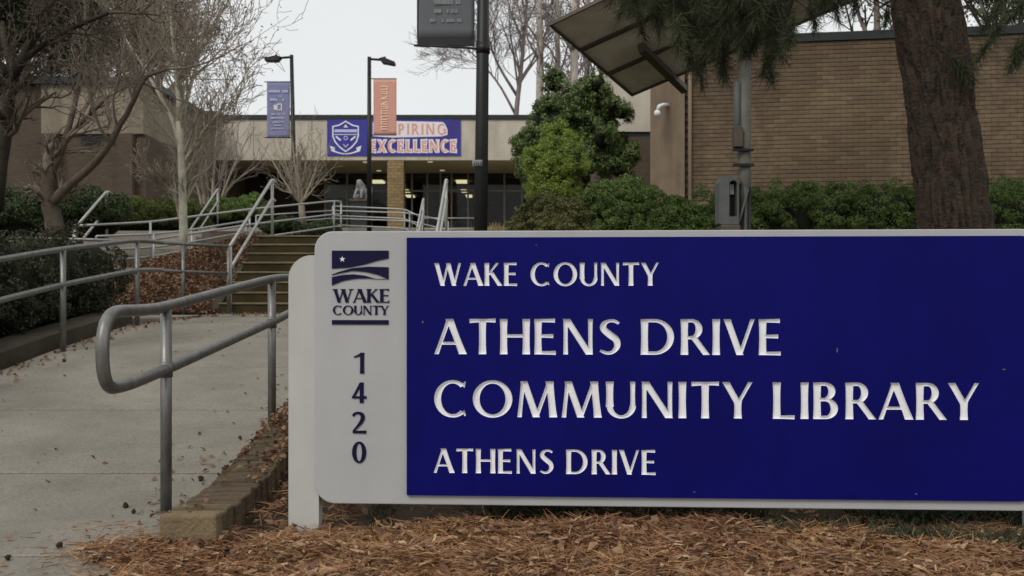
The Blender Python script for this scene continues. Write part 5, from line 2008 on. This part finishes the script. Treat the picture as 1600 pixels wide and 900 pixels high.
x6 = rg.uniform(-3.5, -1.6, n); y6 = rg.uniform(3.4, 12, n)
Vf = leaf_litter(n, x6, y6, np.interp(y6, HY, HZ) + .006, .03, rg)
AllL = np.concatenate([Va, Vb, Vc, Vd, Ve, Vf])
o = np_mesh('fallen_leaves', AllL, 4, M['leaf_brown'], None, rg.random(len(AllL) // 4), kind='stuff')
tag(o, 'dead brown leaves on the bank, along the kerbs and in the bed', 'leaves')
# twigs and chips that strayed on to the path beside the end block
n = 260
x7 = -1.36 - .22 * np.abs(rg.normal(size=n)); y7 = rg.uniform(3.45, 4.3, n)
d7 = unit(np.stack([rg.normal(size=n), rg.normal(size=n), np.zeros(n)], 1))
V7 = needles(np.stack([x7, y7, np.full(n, .006)], 1), d7, .06, .004, rg)
o = np_mesh('stray_straw', V7, 4, M['straw'], None, rg.random(n), kind='stuff')
tag(o, 'stray pine needles spilled on the concrete beside the kerb end block', 'pine straw')

# green blades and ivy behind the right half of the sign
n = 9000
x8 = rg.uniform(-.6, 3.4, n); y8 = 4.22 + rg.random(n) ** 1.5 * .9
k = np.sin(x8 * 3.7) + np.sin(x8 * 8.1 + 1) + rg.normal(size=n) * .5 > -.2
x8, y8 = x8[k], y8[k]
n = len(x8)
d8 = unit(np.stack([rg.normal(size=n) * .8, rg.normal(size=n) * .8, np.ones(n) * .8], 1))
V8 = needles(np.stack([x8, y8, gz_arr(x8, y8)], 1), d8, .16, .007, rg)
o = np_mesh('ground_cover', V8, 4, M['blade'], None, rg.random(n), kind='stuff')
tag(o, 'thin green blades growing in shade under the right half of the sign', 'ground cover')
n = 5200
x9 = .95 + rg.random(n) ** .7 * 1.5; y9 = 4.02 - (x9 - .9) * .24 + np.abs(rg.normal(size=n)) * .16 - .03
V9 = needles(np.stack([x9, y9, gz_arr(x9, y9)], 1), unit(np.stack([rg.normal(size=n), rg.normal(size=n), np.ones(n) * .5], 1)), .085, .005, rg)
o = np_mesh('ground_cover', V9, 4, M['blade'], None, rg.random(n), kind='stuff')
tag(o, 'low green tufts in the straw at the bottom right corner', 'ground cover')

# seed balls on the path
sbm = bpy.data.meshes.new('seed_ball')
b = bmesh.new()
bmesh.ops.create_icosphere(b, subdivisions=2, radius=.0105)
for i, v_ in enumerate(b.verts):
    if i % 2:
        v_.co *= 1.35
b.to_mesh(sbm)
b.free()
sbm.materials.append(M['seed'])


def on_path(px, py):
    d_ = 3.0
    while d_ < 14:
        if HOR - (h(d_) - EYE) / d_ * F <= py:
            break
        d_ += .01
    return P(px, py, d_)


for px, py in ((209, 803), (196, 794), (93, 857), (12, 876), (243, 862), (314, 752), (375, 688), (228, 512), (100, 566), (150, 880), (86, 552)):
    p = on_path(px, py)
    o = bpy.data.objects.new('seed_ball', sbm)
    C.objects.link(o)
    lift = .012
    if px > 300:
        lift = .014
    o.location = (p.x, p.y, h(p.y) + lift)
    o.rotation_euler = (random.random() * 6, random.random() * 6, 0)
    s_ = random.uniform(.8, 1.25)
    o.scale = (s_, s_, s_ * .9)
    tag(o, 'small dark spiky seed ball lying on the path near the kerbs', 'seed ball', 'seed balls on the path')
